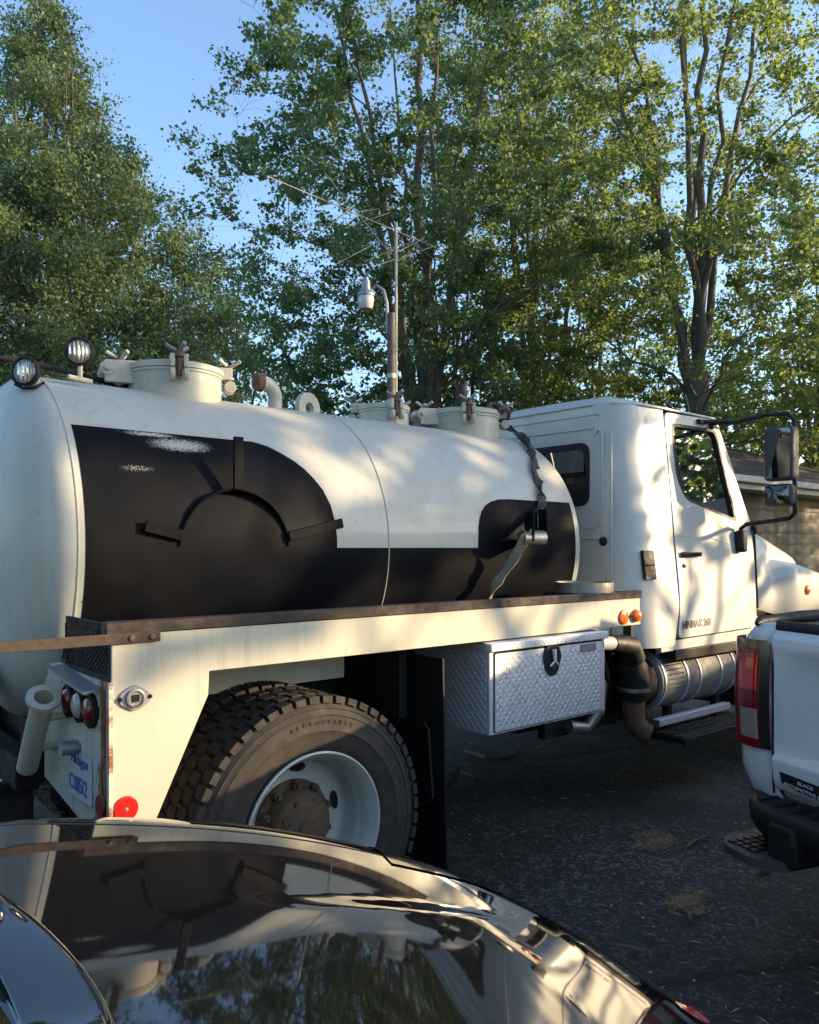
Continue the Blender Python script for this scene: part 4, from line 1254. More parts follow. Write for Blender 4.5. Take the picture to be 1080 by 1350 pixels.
    for i in range(25):
        t = i / 24
        x = 4.99 + 1.14 * t
        zt = 1.725 - .165 * t - .06 * t ** 3
        if t > .9: zt -= .5 * ((t - .9) / .1) ** 2 * .35
        half = .80 - .16 * smoothstep(0, .9, t)
        row = []
        for j in range(37):
            s = -1 + 2 * j / 36
            s = math.copysign(1 - (1 - abs(s)) ** 1.7, s)
            z = zt - .03 * s * s - .05 * abs(s) ** 8 - max(0, zt - 1.42) * abs(s) ** 26
            row.append((x + .05 * (1 - s * s), 3.3 + half * s * (1 + .03 * abs(s) ** 20), z))
        P.append(row)
    hd = C_('hood', MB().grid(P), 'cab_white', sharp=75)
    # grille face
    C_('grille', MB().box(6.05, 6.12, 2.75, 3.85, .75, 1.30), 'chrome', bevel=.02)
    C_('front_bumper', MB().box(6.1, 6.35, 2.3, 4.3, .42, .72), 'steel', bevel=.03)
    for side in (1, -1):
        my = (lambda y: y) if side > 0 else (lambda y: 6.6 - y)
        P = []
        for i in range(33):
            t = i / 32; x = 4.985 + 1.2 * t
            yb = 2.475 - .075 * smoothstep(.22, .42, t) + .14 * smoothstep(.75, 1.0, t)
            zt = 1.455 - .03 * t - .10 * smoothstep(.3, 1, t) - .08 * smoothstep(.8, 1, t)
            zb = 1.135 - .05 * smoothstep(0, .3, t) if t < .75 else 1.085
            row = []
            for (dy, fz) in ((.012, 0), (0, .06), (-.004, .3), (0, .6), (.006, .8), (.025, .92), (.06, .98), (.12, 1.01), (.24, 1.05), (.40, 1.10)):
                row.append((x, my(yb + dy + (.03 * (1 - smoothstep(.2, .4, t)) * fz)), zb + (zt - zb) * fz))
            P.append(row)
        fe = C_('fender', MB().grid(P), 'cab_white', sharp=75)
        if side > 0:
            C_('fender_marker', MB().lathe([(0, -.02), (.018, -.018), (.032, -.008), (.034, 0)], (5.59, 2.398, 1.24), (0, 1, 0), 20), 'orange', fe)
            C_('hood_latch', MB().tube([(5.0, 2.49, 1.70), (5.0, 2.475, 1.66), (5.01, 2.47, 1.62)], .014, 8), 'plastic', fe)
        C_('wheel_arch', MB().box(4.99, 5.03, my(2.52), my(3.0), .6, 1.2), 'black')
    C_('engine_block', MB().box(5.05, 6.0, 2.85, 3.75, .6, 1.35), 'black')
    # mirrors (near side modelled in full)
    for side in (1, -1):
        my = (lambda y: y) if side > 0 else (lambda y: 6.6 - y)
        a = MB()
        up = [(4.62, my(yside(2.3) - .015), 2.30), (4.70, my(2.42), 2.305), (4.72, my(2.26), 2.325), (4.73, my(2.14), 2.32), (4.735, my(2.105), 2.28), (4.735, my(2.10), 2.2), (4.735, my(2.10), 1.80), (4.735, my(2.10), 1.735), (4.74, my(2.13), 1.705), (4.76, my(2.25), 1.69), (4.79, my(2.42), 1.675), (4.80, my(2.46), 1.65), (4.80, my(2.46), 1.58)]
        mr = C_('mirror', MB().tube(up, .0135, 10), 'plastic')
        C_('arm_mount', MB().box(4.76, 4.84, my(2.46) - .03, my(2.46) + .03, 1.50, 1.64), 'plastic', mr, bevel=.02)
        C_('arm_foot', MB().box(4.46, 4.55, my(yside(2.3)) - .03, my(yside(2.3)) + .01, 2.285, 2.31).box(4.60, 4.66, my(yside(2.3)) - .03, my(yside(2.3)) + .01, 2.27, 2.31).tube([(4.5, my(yside(2.3) - .02), 2.30), (4.70, my(2.42), 2.305)], .012, 8), 'plastic', mr, bevel=.005)
        ya, yb_ = sorted((my(2.265), my(2.085)))
        C_('mirror_head', MB().box(4.675, 4.775, ya, yb_, 1.925, 2.245), 'greyplastic', mr, bevel=.028, seg=4)
        C_('mirror_glass', MB().panel(rrect(ya + .012, yb_ - .012, 1.94, 2.23, .02), [], lambda u, v, w: (4.660 + w + (u - ya) * .10 + (v - 1.94) * .03, u, v), .004), 'mirror', mr)
        C_('lower_head', MB().box(4.67, 4.765, ya + .005, yb_ - .005, 1.775, 1.905), 'greyplastic', mr, bevel=.028, seg=4)
        L = []
        for i in range(9):
            L.append([(4.668 - .012 * (1 - ((i - 4) / 4) ** 2) * (1 - ((j - 4) / 4) ** 2), ya + .018 + (yb_ - ya - .036) * i / 8, 1.79 + .10 * j / 8) for j in range(9)])
        C_('convex_glass', MB().grid(L), 'mirror', mr)
    # wiper / antenna stub on the roof
    C_('roof_aerial', MB().tube([(4.72, 2.75, 2.34), (4.60, 2.72, 2.50)], .004, 6), 'steel')
cab()

def under_cab():
    # heat shielded muffler
    ax = Vector((3.90, 2.62, .775))
    m = P_('muffler', MB().lathe([(0, 0), (.15, 0), (.168, .012), (.168, .86), (.15, .875), (0, .875)], ax, (1, 0, 0), 40), 'shield', sharp=35)
    for x in (.03, .26, .40, .64, .80):
        P_('shield_band', MB().lathe([(.169, x), (.175, x + .002), (.175, x + .014), (.169, x + .016)], ax, (1, 0, 0), 40), 'alu', m)
    mb = MB()
    for i in range(9):
        for j in range(14):
            a = R(-30 - 9 * i); x = .075 + .012 * j
            c = ax + Vector((x, .1695 * math.sin(a), .1695 * math.cos(a)))
            mb.box(-.003, .003, -.001, .001, -.003, .003, Matrix.Translation(c) @ Matrix.Rotation(a, 4, 'X'))
    o = P_('shield_holes', mb, 'black', m); o['kind'] = 'stuff'
    P_('shield_tab', MB().add([(3.90, 2.50, .93), (4.06, 2.49, .945), (4.05, 2.47, 1.0), (4.03, 2.47, 1.005), (3.91, 2.49, .95)], [(0, 1, 2, 3, 4)]), 'alu', m)
    P_('muffler_cap', MB().lathe([(0, -.13), (.10, -.12), (.135, -.09), (.15, -.02), (.15, 0)], ax, (1, 0, 0), 28), 'black', m)
    # tail pipe: elbow down, rusty outlet
    P_('exhaust_can', MB().tube([(3.72, 2.55, .95), (3.74, 2.53, .88), (3.745, 2.53, .76), (3.745, 2.53, .70)], [.06, .08, .085, .075], 20), 'black')
    P_('exhaust_outlet', MB().tube([(3.745, 2.53, .73), (3.745, 2.53, .65), (3.745, 2.52, .575), (3.765, 2.49, .53), (3.79, 2.46, .515)], [.066, .06, .058, .057, .057], 20, cap=False), 'rust')
    P_('clamp_ring', MB().lathe([(.086, -.012), (.091, -.01), (.091, .01), (.086, .012)], (3.745, 2.53, .76), (0, 0, 1), 28), 'steel')
    P_('intake_pipe', MB().cyl((3.24, 2.47, 1.052), (3.50, 2.49, 1.030), .036, n=20), 'rim')
    P_('rubber_boot', MB().tube([(3.49, 2.49, 1.03), (3.58, 2.50, 1.02), (3.67, 2.50, 1.0), (3.72, 2.52, .93)], [.042, .05, .06, .07], 16), 'plastic')
    P_('cab_bracket', MB().box(3.68, 3.70, 2.50, 2.55, 1.0, 1.13), 'plastic')
    P_('lower_shield', MB().panel([(3.40, 1.14), (3.66, 1.16), (3.66, .99), (3.40, 1.04)], [], lambda u, v, w: (u, 2.62 + w, v), .006), 'cab_white')
    # steps
    s = P_('upper_step', MB().box(3.98, 4.96, 2.43, 2.72, .925, .958).box(3.98, 4.96, 2.415, 2.43, .90, .962), 'plastic', bevel=.006)
    mb = MB()
    for i in range(28):
        for j in range(4): mb.box(4.02 + .033 * i, 4.04 + .033 * i, 2.45 + .05 * j, 2.475 + .05 * j, .9585, .963)
    P_('step_tread', mb, 'plastic', s)['kind'] = 'stuff'
    s = P_('lower_step', MB().box(4.05, 4.96, 2.42, 2.66, .425, .455).box(4.05, 4.96, 2.40, 2.42, .405, .46), 'plastic', bevel=.005)
    mb = MB()
    for i in range(26):
        for j in range(4): mb.box(4.09 + .033 * i, 4.11 + .033 * i, 2.435 + .05 * j, 2.46 + .05 * j, .4555, .462)
    P_('step_tread', mb, 'steel', s)['kind'] = 'stuff'
    P_('step_rail', MB().box(3.84, 4.6, 2.425, 2.432, .555, .592).box(3.84, 4.6, 2.432, 2.47, .585, .592), 'alu', bevel=.002)
    for x in (4.2, 4.75): P_('step_hanger', MB().box(x, x + .04, 2.6, 2.64, .45, .93), 'black')
under_cab()

# strap thrown over the tank, hooked on the roller
def strap():
    root = empty('webbing_strap', tuple(cyl_pt(3.1, 20)), 'twisted black webbing strap running from the front hatch down to the hose hook', 'strap')
    pts = [Vector((3.30, 3.11, 2.30)), cyl_pt(3.36, 74, TR + .06), cyl_pt(3.40, 66, TR + .03), cyl_pt(3.32, 52, TR + .015), cyl_pt(3.22, 38, TR + .014), cyl_pt(3.19, 30, TR + .016), cyl_pt(3.17, 23, TR + .02), Vector((3.07, 2.61, 1.70)), Vector((2.95, 2.535, 1.62))]
    def ribbon(pts, w, tw0, turns, name, mat, seg=60):
        n = len(pts); Q = []
        for i in range(seg + 1):
            t = i / seg * (n - 1); k = min(int(t), n - 2); u = t - k
            p0, p1, p2, p3 = pts[max(k - 1, 0)], pts[k], pts[k + 1], pts[min(k + 2, n - 1)]
            p = .5 * ((2 * p1) + (p2 - p0) * u + (2 * p0 - 5 * p1 + 4 * p2 - p3) * u * u + (3 * p1 - p0 - 3 * p2 + p3) * u ** 3)
            d = (pts[k + 1] - pts[k]).normalized()
            a = tw0 + turns * 2 * PI * i / seg + .35 * math.sin(i * .5)
            b = d.orthogonal().normalized(); c = d.cross(b)
            wv = b * math.cos(a) + c * math.sin(a); nv = d.cross(wv)
            ww = w * (1 + .15 * math.sin(i * .9))
            Q.append([p - wv * ww + nv * .002, p + wv * ww + nv * .002, p + wv * ww - nv * .002, p - wv * ww - nv * .002, p - wv * ww + nv * .002])
        return MB().grid(Q).build(name, M[mat], root, sharp=30)
    ribbon(pts, .022, .3, 2.0, 'strap_band', 'strap')
    ribbon([p + Vector((.012, -.006, .004)) for p in pts[:5]], .014, 1.4, 1.6, 'strap_band', 'strap', 36)
    ribbon([Vector((2.86, 2.515, 1.60)), Vector((2.84, 2.50, 1.585)), Vector((2.80, 2.56, 1.46)), Vector((2.74, 2.60, 1.36)), Vector((2.69, 2.60, 1.27))], .026, .9, .35, 'strap_tail', 'strap_pale', 30)
    kb = MB()
    for k in range(5):
        q = pts[0] + Vector((random.uniform(-.03, .03), random.uniform(-.03, .03), random.uniform(-.03, .03)))
        kb.tube([q + Vector((.045 * math.cos(a), .03 * math.sin(a), .03 * math.sin(a + k))) for a in [2 * PI * j / 10 for j in range(10)]], .010, 6, closed=True)
    kb.build('strap_knot', M['strap'], root)
strap()

# steel ring lying on the deck behind the cab
o = MB().lathe([(.135, 1.318), (.14, 1.318), (.14, 1.365), (.135, 1.365), (.135, 1.318)], (3.12, 2.385, 0), (0, 0, 1), 44).build('steel_ring', M['steel'], sharp=30)
tag(o, 'short rusty steel ring lying on the deck at the front of the tank', 'ring')
P_('ring_rest', MB().box(2.98, 3.30, 2.30, 2.52, 1.216, 1.317), 'black')

# ------------------------------------------------------------------ white pickup
def pickup():
    root = empty('white_pickup', (2.944, 1.551, 0), 'white pickup truck at the right edge, its tail lamp and tailgate in view', 'pickup', None, R(-18.3), True)
    def K(name, mb, mat, parent=None, **k):
        if name not in ('wheel', 'rim', 'corner_step', 'step_tread', 'under_pan', 'bed_floor', 'bed_front', 'front_body', 'hitch'):
            mb.v = [(x, y, z if z > .80 else .80 - (.80 - z) * (.655 if z > .575 else 1) - (0 if z > .575 else -.0776)) for (x, y, z) in mb.v]
        elif name in ('corner_step', 'step_tread', 'hitch'):
            mb.v = [(x, y, z + .085) for (x, y, z) in mb.v]
        return mb.build(name, M[mat], parent or root, **k)
    Wd = 1.94
    # bedside (left and right), plan curve at the rear corner
    for s in (1, -1):
        my = (lambda y: y) if s > 0 else (lambda y: -Wd - y)
        P = []
        for (x, y0) in ((.018, -.19), (.004, -.165), (.0, -.14), (.006, -.07), (.03, -.028), (.08, -.004), (.2, .0), (.6, .004), (1.2, .006), (1.9, .006)):
            row = []
            for (z, dy, dx) in ((.50, -.03, .05), (.56, -.012, .02), (.66, -.002, .0), (.80, .0, -.004), (.98, .008, -.004), (1.12, .0, .004), (1.20, -.012, .016), (1.225, -.022, .026), (1.245, -.045, .04), (1.25, -.10, .06)):
                row.append((x + dx * (1 if x < .1 else .3), my(y0 + dy), z))
            P.append(row)
        bs = K('bedside', MB().grid(P), 'pick_white', sharp=70)
        K('bed_rail_cap', MB().tube([(.03, my(-.10), 1.243), (.06, my(-.085), 1.248), (.3, my(-.06), 1.258), (1.9, my(-.05), 1.275)], [.008, .020, .024, .024], 10), 'plastic')
        # wraparound tail lamp
        def lampf(a, z, o=0):
            # a in 0..1 from the tailgate edge round the corner
            tab = [(0, .010, -.195), (.25, -.010, -.15), (.5, -.012, -.10), (.7, .004, -.040), (.85, .05, -.008), (1, .12, .004)]
            x = lerp_tab([(q[0], q[1]) for q in tab], a); y = lerp_tab([(q[0], q[2]) for q in tab], a)
            bul = .010 * math.sin(PI * (z - .78) / .40)
            return (x - .008 - bul - o, my(y + .006 * (a > .6) + bul * .6 * a), z)
        def lens(name, a0, a1, z0, z1, mat, par, o=0, n=12):
            P = [[lampf(a0 + (a1 - a0) * i / n, z0 + (z1 - z0) * j / n, o) for j in range(n + 1)] for i in range(n + 1)]
            return K(name, MB().grid(P), mat, par, sharp=70)
        tl = lens('tail_lamp', .0, 1, .785, 1.178, 'darkred', root)
        tl['label'] = 'tall red tail lamp with black inner edge'
        lens('lamp_edge', 0, .16, .785, 1.178, 'blackgloss', tl, .004)
        lens('lamp_cap', .05, .95, 1.158, 1.19, 'blackgloss', tl, .003)
        lens('red_lens', .20, .60, 1.005, 1.135, 'redlens', tl, .004)
        lens('red_lens', .20, .56, .948, .992, 'darkred', tl, .004)
        lens('reversing_lens', .20, .58, .825, .935, 'smoked', tl, .004)
        K('shut_line', MB().tube([(.006, my(-.205), .56), (.0, my(-.205), .8), (.0, my(-.205), 1.1), (.02, my(-.203), 1.22), (.05, my(-.203), 1.245)], .005, 6), 'shutline')
    # tailgate: profile swept across
    prof = [(1.235, .10), (1.243, .06), (1.240, .028), (1.228, .010), (1.205, -.006), (1.175, -.010), (1.15, -.004), (1.13, .008), (1.05, .016), (.92, .016), (.83, .012), (.775, .000), (.755, -.010), (.735, -.012), (.64, -.004), (.60, .002), (.575, .02)]
    P = []
    for i in range(41):
        t = i / 40; y = -.212 - (Wd - .424) * t
        e = min(t, 1 - t) * (Wd - .424)
        row = []
        for (z, x) in prof:
            k = smoothstep(.02, .20, e) if .80 < z < 1.14 else 1
            row.append((x + (.0 if k == 1 else -.012 * (1 - k)) - .012 * math.sin(PI * t), y, z - .004 * math.sin(PI * t)))
        P.append(row)
    tg = K('tailgate', MB().grid(P), 'pick_white', sharp=60)
    K('tailgate_cap', MB().tube([(.03, -.21, 1.243), (.018, -Wd / 2, 1.244), (.03, -Wd + .21, 1.243)], .022, 10), 'plastic', tg)
    # handle bezel and badge
    hb = []
    for k in range(28):
        a = 2 * PI * k / 28
        hb.append((-.97 + .16 * math.copysign(abs(math.cos(a)) ** .6, math.cos(a)), 1.02 + .06 * math.copysign(abs(math.sin(a)) ** .6, math.sin(a))))
    K('tailgate_handle', MB().panel(hb, [], lambda u, v, w: (-.006 + w, u, v), .02), 'plastic', tg, bevel=.006)
    emb = K('pressed_emblem', MB().panel([(-.50, 1.075), (-.445, 1.085), (-.40, 1.09), (-.43, .98), (-.47, .93), (-.495, .97)], [], lambda u, v, w: (.0075 + w, u, v), .01), 'pick_white', tg, bevel=.006)
    bd = K('dealer_badge', MB().panel([(-.245, .690), (-.255, .632), (-.33, .614), (-.50, .598), (-.50, .672)], [], lambda u, v, w: (-.0115 - .012 * min(1, (-u - .21) * .7) * 1.2 + w, u, v), .004), 'decal', tg)
    text_obj('badge_lettering', 'BLACK', .0165, M['whiteprint'], (-.024, -.335, .7065), (-.03, -1, -.04), (0, 0, 1), bd, .0008, 0, 1.1, squash=1.25)
    text_obj('badge_lettering', 'AUTOMOTIVE LABEL', .0150, M['whiteprint'], (-.0225, -.275, .6905), (-.03, -1, -.06), (0, 0, 1), bd, .0008, 0, 1.0, squash=1.45)
    # bumper with ribbed pad, corner step
    def bump_pt(t, dx, z):
        y = -.045 - (Wd - .09) * t
        e = min(t, 1 - t)
        x = -.095 + .20 * max(0, 1 - e / .10) ** 2
        return (x + dx, y, z)
    P = []
    for i in range(61):
        t = i / 60
        P.append([bump_pt(t, .17, .535), bump_pt(t, .05, .540), bump_pt(t, .015, .535), bump_pt(t, .0, .518), bump_pt(t, .004, .47), bump_pt(t, .03, .43), bump_pt(t, .06, .40), bump_pt(t, .15, .38)])
    bp = K('bumper', MB().grid(P), 'plastic', sharp=50)
    rb = MB()
    for i in range(22):
        y = -.20 - .075 * i
        rb.box(-.06, .03, y - .007, y + .007, .536, .545)
    K('bumper_rib', rb, 'black', bp)
    K('frame_end', MB().box(.05, .16, -.12, -.04, .52, .60), 'steel', bevel=.01)
    for s in (1, -1):
        my = (lambda y: y) if s > 0 else (lambda y: -Wd - y)
        ya, yb = sorted((my(.05), my(-.20)))
        st = K('corner_step', MB().panel(round_poly([(-.16, my(-.13)), (-.08, my(-.055)), (.12, my(-.05)), (.12, my(-.36)), (-.11, my(-.36)), (-.17, my(-.26))], .03), [], lambda u, v, w: (u, v, .335 + w), .03), 'greyplastic', bevel=.006)
        tm = MB()
        for i in range(5):
            for j in range(4):
                a, b = sorted((my(-.115 - .034 * j), my(-.115 - .034 * j - .024)))
                tm.box(-.125 + .036 * i, -.10 + .036 * i, a, b, .3655, .372)
        K('step_tread', tm, 'plastic', st)
        a, b = sorted((my(-.27), my(-.39)))
        K('step_post', MB().box(-.10, .05, a, b, .35, .50), 'plastic', bevel=.02)
    K('hitch', MB().box(-.06, .2, -1.02, -.92, .33, .40), 'black')
    K('under_pan', MB().box(.1, 5.0, -Wd + .2, -.2, .42, .56), 'black')
    K('bed_floor', MB().box(.08, 1.9, -Wd + .1, -.1, .70, .74), 'plastic')
    K('bed_front', MB().box(1.88, 1.94, -Wd + .05, -.05, .6, 1.26), 'pick_white')
    # cab and front body, out of frame but casting the shade seen on the tank truck
    sec = [(1.96, 1.26), (2.02, 1.75), (2.3, 1.80), (3.4, 1.79), (3.75, 1.74), (4.45, 1.30)]
    cb = MB().panel([(1.96, .5), (1.96, 1.28), (4.4, 1.30), (5.75, 1.22), (5.9, .95), (5.9, .5)], [], lambda u, v, w: (u, -w, v), Wd)
    K('front_body', cb, 'pick_white', bevel=.05, seg=3)
    P = []
    for (x, z) in sec:
        P.append([(x, -.02, 1.26), (x, -.02 - (z - 1.26) * .22, z - .03), (x, -.08 - (z - 1.26) * .22, z), (x, -Wd + .08 + (z - 1.26) * .22, z), (x, -Wd + .02 + (z - 1.26) * .22, z - .03), (x, -Wd + .02, 1.26)])
    gh = MB().grid(P, False)
    gh.add([P[0][i] for i in range(6)], [tuple(range(6))]); gh.add([P[-1][i] for i in range(6)], [tuple(range(6))])
    K('cab_roof', gh, 'pick_white', bevel=.04)
    K('side_glass', MB().panel([(2.1, 1.32), (2.12, 1.78), (3.35, 1.78), (4.05, 1.34)], [], lambda u, v, w: (u, -.015 - (v - 1.26) * .22 + .004 - w, v), .004), 'blackgloss')
    for x in (.98, 4.75):
        for s in (1, -1):
            my = (lambda y: y) if s > 0 else (lambda y: -Wd - y)
            wh = K('wheel', MB().lathe([(.22, .0), (.24, -.01), (.33, -.012), (.385, .01), (.395, .05), (.395, .22), (.38, .25), (.25, .25)], (x, my(-.03), .395 + GZ), (0, -s, 0), 48), 'rubber')
            K('rim', MB().lathe([(.235, .02), (.23, -.002), (.21, .02), (.12, .05), (.05, .02), (0, .02)], (x, my(-.03), .395 + GZ), (0, -s, 0), 32), 'alu', wh)
pickup()

# ------------------------------------------------------------------ black car in the foreground
def black_car():
    yaw = R(-16.3)
    root = empty('black_car', (.48, 1.885, 0), 'glossy black car in the foreground, its hood mirroring the tank truck', 'car', None, yaw, True)
    def K(name, mb, mat, parent=None, **k): return mb.build(name, M[mat], parent or root, **k)
    W = 1.85
    CT = W / 2
    # plan outline of one half (s, t) with t measured from the centre line outwards
    half = [(1.21, .0), (1.20, .12), (1.165, .27), (1.10, .42), (.99, .555), (.84, .68), (.62, .80), (.36, .885), (.1, .925), (-.4, .925), (-1.5, .925), (-2.6, .90), (-3.1, .82), (-3.3, .6), (-3.35, .0)]
    fine = []
    for i in range(len(half) - 1):
        p0, p1, p2, p3 = [Vector((*half[max(0, min(len(half) - 1, k))], 0)) for k in (i - 1, i, i + 1, i + 2)]
        if i == 0: p0 = Vector((half[1][0], -half[1][1], 0))
        for k in range(16):
            u = k / 16
            p = .5 * ((2 * p1) + (p2 - p0) * u + (2 * p0 - 5 * p1 + 4 * p2 - p3) * u * u + (3 * p1 - p0 - 3 * p2 + p3) * u ** 3)
            fine.append((p.x, max(0, p.y)))
    outl = [(s, t) for s, t in fine] + [(s, -t) for s, t in fine[::-1][:-1]]   # t>0: left side (toward the truck)
    N = len(outl)
    O = np.array(outl)
    def edge_dist(s, t):
        a = O; b = np.roll(O, -1, 0); p = np.array([s, t]); ab = b - a
        k = np.clip(((p - a) * ab).sum(1) / ((ab * ab).sum(1) + 1e-12), 0, 1)
        return float(np.sqrt((((a + ab * k[:, None]) - p) ** 2).sum(1).min()))
    def ztop(s, t):
        z = .978 - .09 * s - .10 * s ** 3 if s > 0 else .978 - .05 * s * .3
        z += .036 * t - .018 - .010 * (t / .9) ** 2 + .004 * smoothstep(.30, .74, abs(t))
        # raised crease that starts at the hood's middle and runs to the corner of the nose
        for sg in (1, -1):
            ds = s - .26
            tc = .315 - .12 * ds
            if ds > 0:
                kk = smoothstep(0, .40, ds) * (1 - smoothstep(.48, .62, ds)); u = sg * t - tc
                z += .0065 * kk * (math.exp(-(u / .22) ** 2) if u < 0 else math.exp(-(u / .024) ** 2))
        return z
    def zsurf(s, t, q=None):
        d = edge_dist(s, t)
        w = .20
        z = ztop(s, t)
        if d < w:
            k = (w - d) / w
            z -= .20 * (1 - math.sqrt(max(0, 1 - k * k))) * (1.0 if s > -.3 else .6)
        return z
    rings = [0, .12, .25, .38, .5, .6, .68, .75, .8, .84, .88, .91, .935, .955, .97, .98, .988, .994, .998, 1.0]
    qs = []
    for a, b in zip(rings, rings[1:]): qs += [a, a * .75 + b * .25, (a + b) / 2, a * .25 + b * .75] if a < .9 else [a, (a + b) / 2]
    qs.append(1.0)
    cs = .25
    body = []
    for q in qs:
        row = []
        for (s, t) in outl + outl[:1]:
            # rays from the centre line towards the outline
            c = max(-2.9, min(.45, s))
            S = c + (s - c) * q; T = t * q
            row.append((S, T, zsurf(S, T)))
        body.append(row)
    last = body[-1]
    for (dz, k) in ((.05, .004), (.12, .010), (.20, .008), (.30, -.002), (.40, -.02), (.50, -.05)):
        body.append([(s + k * (1 if s > 0 else -1), t + k * (1 if t > 0 else -1), z - dz) for (s, t, z) in last])
    # car frame: local x = s, local y = t - CT (left side at y = 0)
    body = [[(s, t - CT, z) for (s, t, z) in r] for r in body]
    K('body', MB().grid(body), 'car_black', sharp=80)
    K('under_pan', MB().box(-3.1, 1.0, -W + .15, -.15, .18, .34), 'black')
    # hood shut lines, slim dark grooves following the surface
    for sg in (1, -1):
        pts = []
        for i in range(30):
            s = -.10 + 1.0 * i / 29; t = sg * (.735 - .14 * max(0, s) - .22 * max(0, s) ** 2.2)
            pts.append((s, t - CT, zsurf(s, t) - .0008))
        K('shut_line', MB().tube(pts, .0024, 6), 'shutline')
    # cowl strip at the foot of the windscreen, rounded and glossy
    def cowl_s(t): return .139 - .21 * math.sqrt(t * t + .0004) - .66 * t * t
    def cowl_z(t): return .952 + .165 * math.sqrt(t * t + .0009) - .02 * t * t
    P = []
    for i in range(41):
        t = -.86 + 1.72 * i / 40
        s0 = cowl_s(t)
        wdt = .105 * (1 - .25 * (abs(t) / .86))
        row = []
        for fr, hh in ((0, -.004), (.02, .003), (.06, .007), (.14, .009), (.35, .0115), (.6, .014), (.90, .016), (.965, .0155), (.99, .011), (1, .0)):
            row.append((s0 - wdt * fr, t - CT, (cowl_z(t) + hh * .6) if 0 < fr < 1 else zsurf(min(s0, .3), t) - .004))
        P.append(row)
    cw = K('cowl_panel', MB().grid(P), 'car_black', sharp=80)
    z0 = zsurf(.09, .07)
    K('washer_nozzle', MB().lathe([(0, .010), (.005, .009), (.007, .004), (.008, 0)], (cowl_s(.26) - .045, .26 - CT, cowl_z(.26) + .006), (0, 0, 1), 14), 'blackgloss', cw)
    # black cowl grille between the strip and the glass
    P = []
    for i in range(31):
        t = -.84 + 1.68 * i / 30
        s0 = cowl_s(t) - .085
        P.append([(s0 - .34 * j / 6, t - CT, cowl_z(t) - .004 - .012 * math.sin(PI * j / 6) + .03 * (j / 6) ** 2) for j in range(7)])
    cg = K('cowl_grille', MB().grid(P), 'plastic')
    for j in range(9):
        K('grille_slot', MB().tube([(cowl_s(t) - .11 - .018 * j / 2, t - CT, cowl_z(t) - .008 + .001 * j) for t in np.linspace(-.7, .7, 12)], .003, 5), 'void', cg)
    # windscreen and cabin
    base = [(cowl_s(t) - .40, t, cowl_z(t) + .022) for t in np.linspace(-.84, .84, 15)]
    roofl = [(-.80 - .10 * (t / .84) ** 2, t * .74, 1.43 - .05 * (t / .84) ** 2) for t in np.linspace(-.84, .84, 15)]
    g = []
    for k in range(7):
        u = k / 6
        g.append([(a[0] * (1 - u) + b[0] * u, a[1] * (1 - u) + b[1] * u - CT, a[2] * (1 - u) + b[2] * u + .035 * math.sin(PI * u)) for a, b in zip(base, roofl)])
    K('windscreen', MB().grid(g), 'darkglass', sharp=80)
    rf = [[(x, t * .74 - CT, z - .05 * (t / .84) ** 2) for t in np.linspace(-.84, .84, 15)] for (x, z) in ((-.80, 1.43), (-1.2, 1.45), (-1.7, 1.45), (-2.3, 1.40))]
    K('roof', MB().grid(rf), 'car_black', sharp=80)
    rg = [[(-2.3 - .75 * u, t * (.74 + .12 * u) - CT, 1.40 - .05 * (t / .84) ** 2 - .42 * u) for t in np.linspace(-.84, .84, 15)] for u in (0, .25, .5, .75, 1)]
    K('rear_window', MB().grid(rg), 'blackgloss', sharp=80)
    for sg in (1, -1):
        K('side_window', MB().add([(-.38, sg * .84 - CT, .97), (-.90, sg * .62 - CT, 1.375), (-2.3, sg * .62 - CT, 1.345), (-3.02, sg * .80 - CT, .95)], [(0, 1, 2, 3)]), 'blackgloss')
    # red nose emblem and lamps
    def on(s, t, up=.003): return Vector((s, t - CT, zsurf(s, t) + up))
    c = on(1.035, .0); n = Vector((.36, 0, .93)).normalized()
    e1 = Vector((0, 1, 0)); e2 = n.cross(e1).normalized()
    ev = [c + n * .002 + e1 * .035 * math.cos(a) + e2 * .020 * math.sin(a) for a in [2 * PI * k / 24 for k in range(24)]]
    em = K('nose_emblem', MB().add(ev + [c + n * .008], [(k, (k + 1) % 24, 24) for k in range(24)], True), 'red_emblem')
    for sg in (1, -1):
        P = []
        for i in range(11):
            s = .70 + .26 * i / 10
            P.append([(s, sg * (.62 - .55 * (s - .70) - .02 + .11 * (j - 5) / 5 * (1 - .5 * i / 10)) - CT, zsurf(s, sg * (.62 - .55 * (s - .70) - .02 + .11 * (j - 5) / 5 * (1 - .5 * i / 10))) + .003) for j in range(11)])
        hl = K('headlamp', MB().grid(P), 'blackgloss', sharp=80)
    for s in (.52, -2.3):
        for sg in (1, -1):
            wh = K('wheel', MB().lathe([(.20, 0), (.22, -.008), (.29, -.01), (.325, .01), (.33, .04), (.33, .18), (.31, .21), (.2, .21)], (s, sg * (.90 if s < 0 else .80) - CT, .33 + GZ), (0, -sg, 0), 44), 'rubber')
            K('rim', MB().lathe([(.205, .01), (.19, .0), (.1, .03), (.04, .01), (0, .01)], (s, sg * (.90 if s < 0 else .80) - CT, .33 + GZ), (0, -sg, 0), 30), 'alu', wh)
black_car()

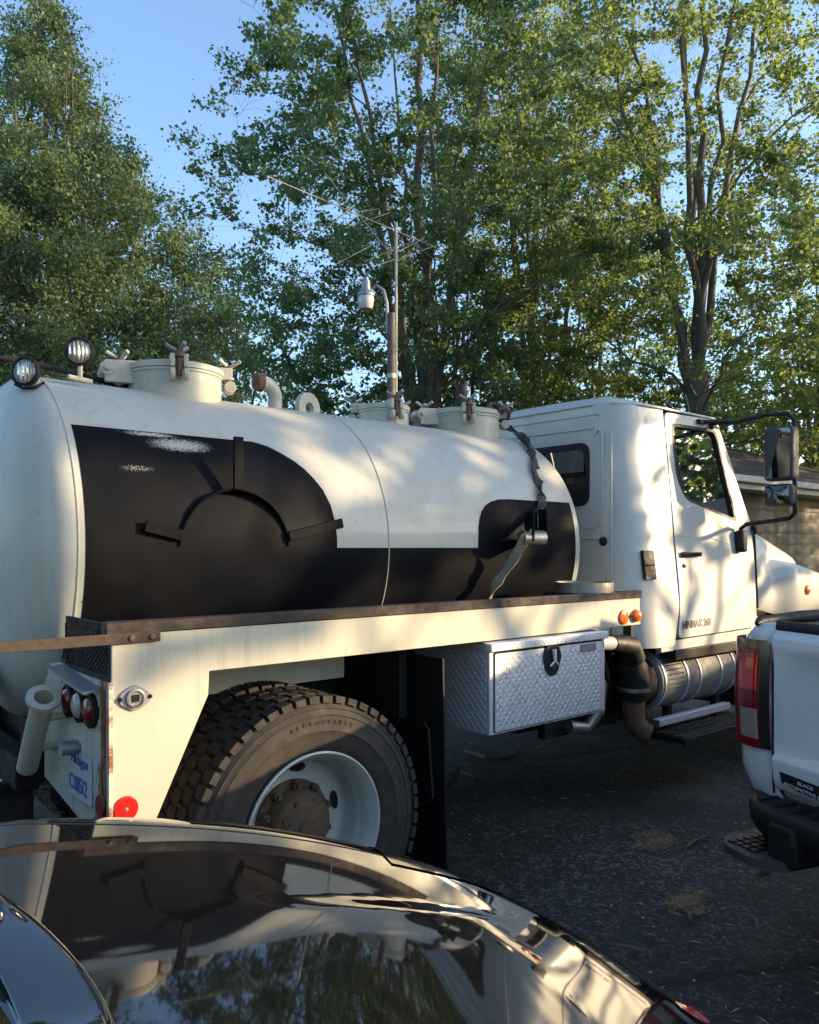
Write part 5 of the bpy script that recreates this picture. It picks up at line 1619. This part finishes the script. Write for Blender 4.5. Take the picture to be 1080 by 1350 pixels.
# ------------------------------------------------------------------ small things on the ground
def grass_clump(x, y, r, n, seed, label):
    rng = random.Random(seed); mb = MB()
    hubs = [(rng.gauss(0, r), rng.gauss(0, r * .5)) for _ in range(9)]
    for k in range(n):
        h = rng.choice(hubs)
        px, py = x + h[0] + rng.gauss(0, r * .45), y + h[1] + rng.gauss(0, r * .3)
        b = rng.uniform(0, 2 * PI); L = rng.uniform(.015, .05)
        d = Vector((math.cos(b), math.sin(b), rng.uniform(-.05, .12)))
        p0 = Vector((px, py, GZ + .005 + rng.random() * .012)); p1 = p0 + d * L
        s = Vector((-d.y, d.x, 0)) * .0011
        mb.add([p0 - s, p0 + s, p1 + s * .3, p1 - s * .3], [(0, 1, 2, 3)])
    o = mb.build('dry_grass_clump', M['drygrass'])
    tag(o, label, 'dry grass', 'dry grass clumps on the asphalt')
def ground_at(px, py):
    d = 1050 * (EYE - GZ) / (py - 722); return spot(px, d)
grass_clump(*ground_at(865, 1112), .075, 420, 1, 'wide flat clump of dry grass on the asphalt near the pickup step')
grass_clump(*ground_at(898, 1190), .055, 380, 2, 'small dry grass clump nearest the black car, with a stub of twig')
def stick(pts, r, label):
    o = MB().tube([(*ground_at(px, py), GZ + .012 + .006 * (i % 2)) for i, (px, py) in enumerate(pts)], r, 6).build('dead_twig', M['twig'])
    tag(o, label, 'twig', 'dead twigs on the asphalt')
stick([(905, 1120), (915, 1113), (930, 1106), (941, 1108)], .005, 'thin bent twig beside the wide dry grass clump')
stick([(812, 1250), (830, 1254), (850, 1258)], .005, 'straight twig lying near the hood of the black car')
stick([(893, 1200), (905, 1206), (912, 1217)], .006, 'short stub of twig poking from the small grass clump')
stick([(612, 992), (640, 1002), (668, 1000), (684, 994)], .012, 'dark branch on the asphalt under the toolbox')
stick([(608, 1020), (618, 1024), (626, 1028)], .008, 'pale broken twig under the toolbox')
stick([(1002, 1150), (1008, 1152), (1014, 1150)], .014, 'brown curled leaf stem near the pickup step')
# pale concrete slab beneath the tail of the truck, whitened to stand for sunlit ground
kb = MB().box(-4, 2.6, 5.22, 8.6, GZ - .1, GZ + .03).build('concrete_slab', M['pale_sunlit'], bevel=.01)
tag(kb, kind='structure')

# crumbs of leaf and needle litter strewn over the asphalt
def litter():
    rng = random.Random(9); mb = MB()
    for k in range(1500):
        x, y = rng.uniform(.8, 7), rng.uniform(-.6, 5)
        if rng.random() < .6: x, y = 2.6 + rng.gauss(0, 1.1), 1.2 + rng.gauss(0, .8)
        a = rng.uniform(0, 2 * PI); L = rng.choice((.006, .009, .014, .03)); w = rng.uniform(.0015, .006) if L < .02 else .0012
        d = Vector((math.cos(a), math.sin(a), 0)) * L; n = Vector((-math.sin(a), math.cos(a), 0)) * w
        c = Vector((x, y, GZ + .011))
        mb.add([c - d, c + n + Vector((0, 0, .004)), c + d, c - n], [(0, 1, 2), (0, 2, 3)])
    o = mb.build('leaf_litter', M['drygrass'])
    tag(o, 'crumbs of dry leaf and needle litter strewn over the dark asphalt', 'leaf litter', None, 'stuff')
litter()
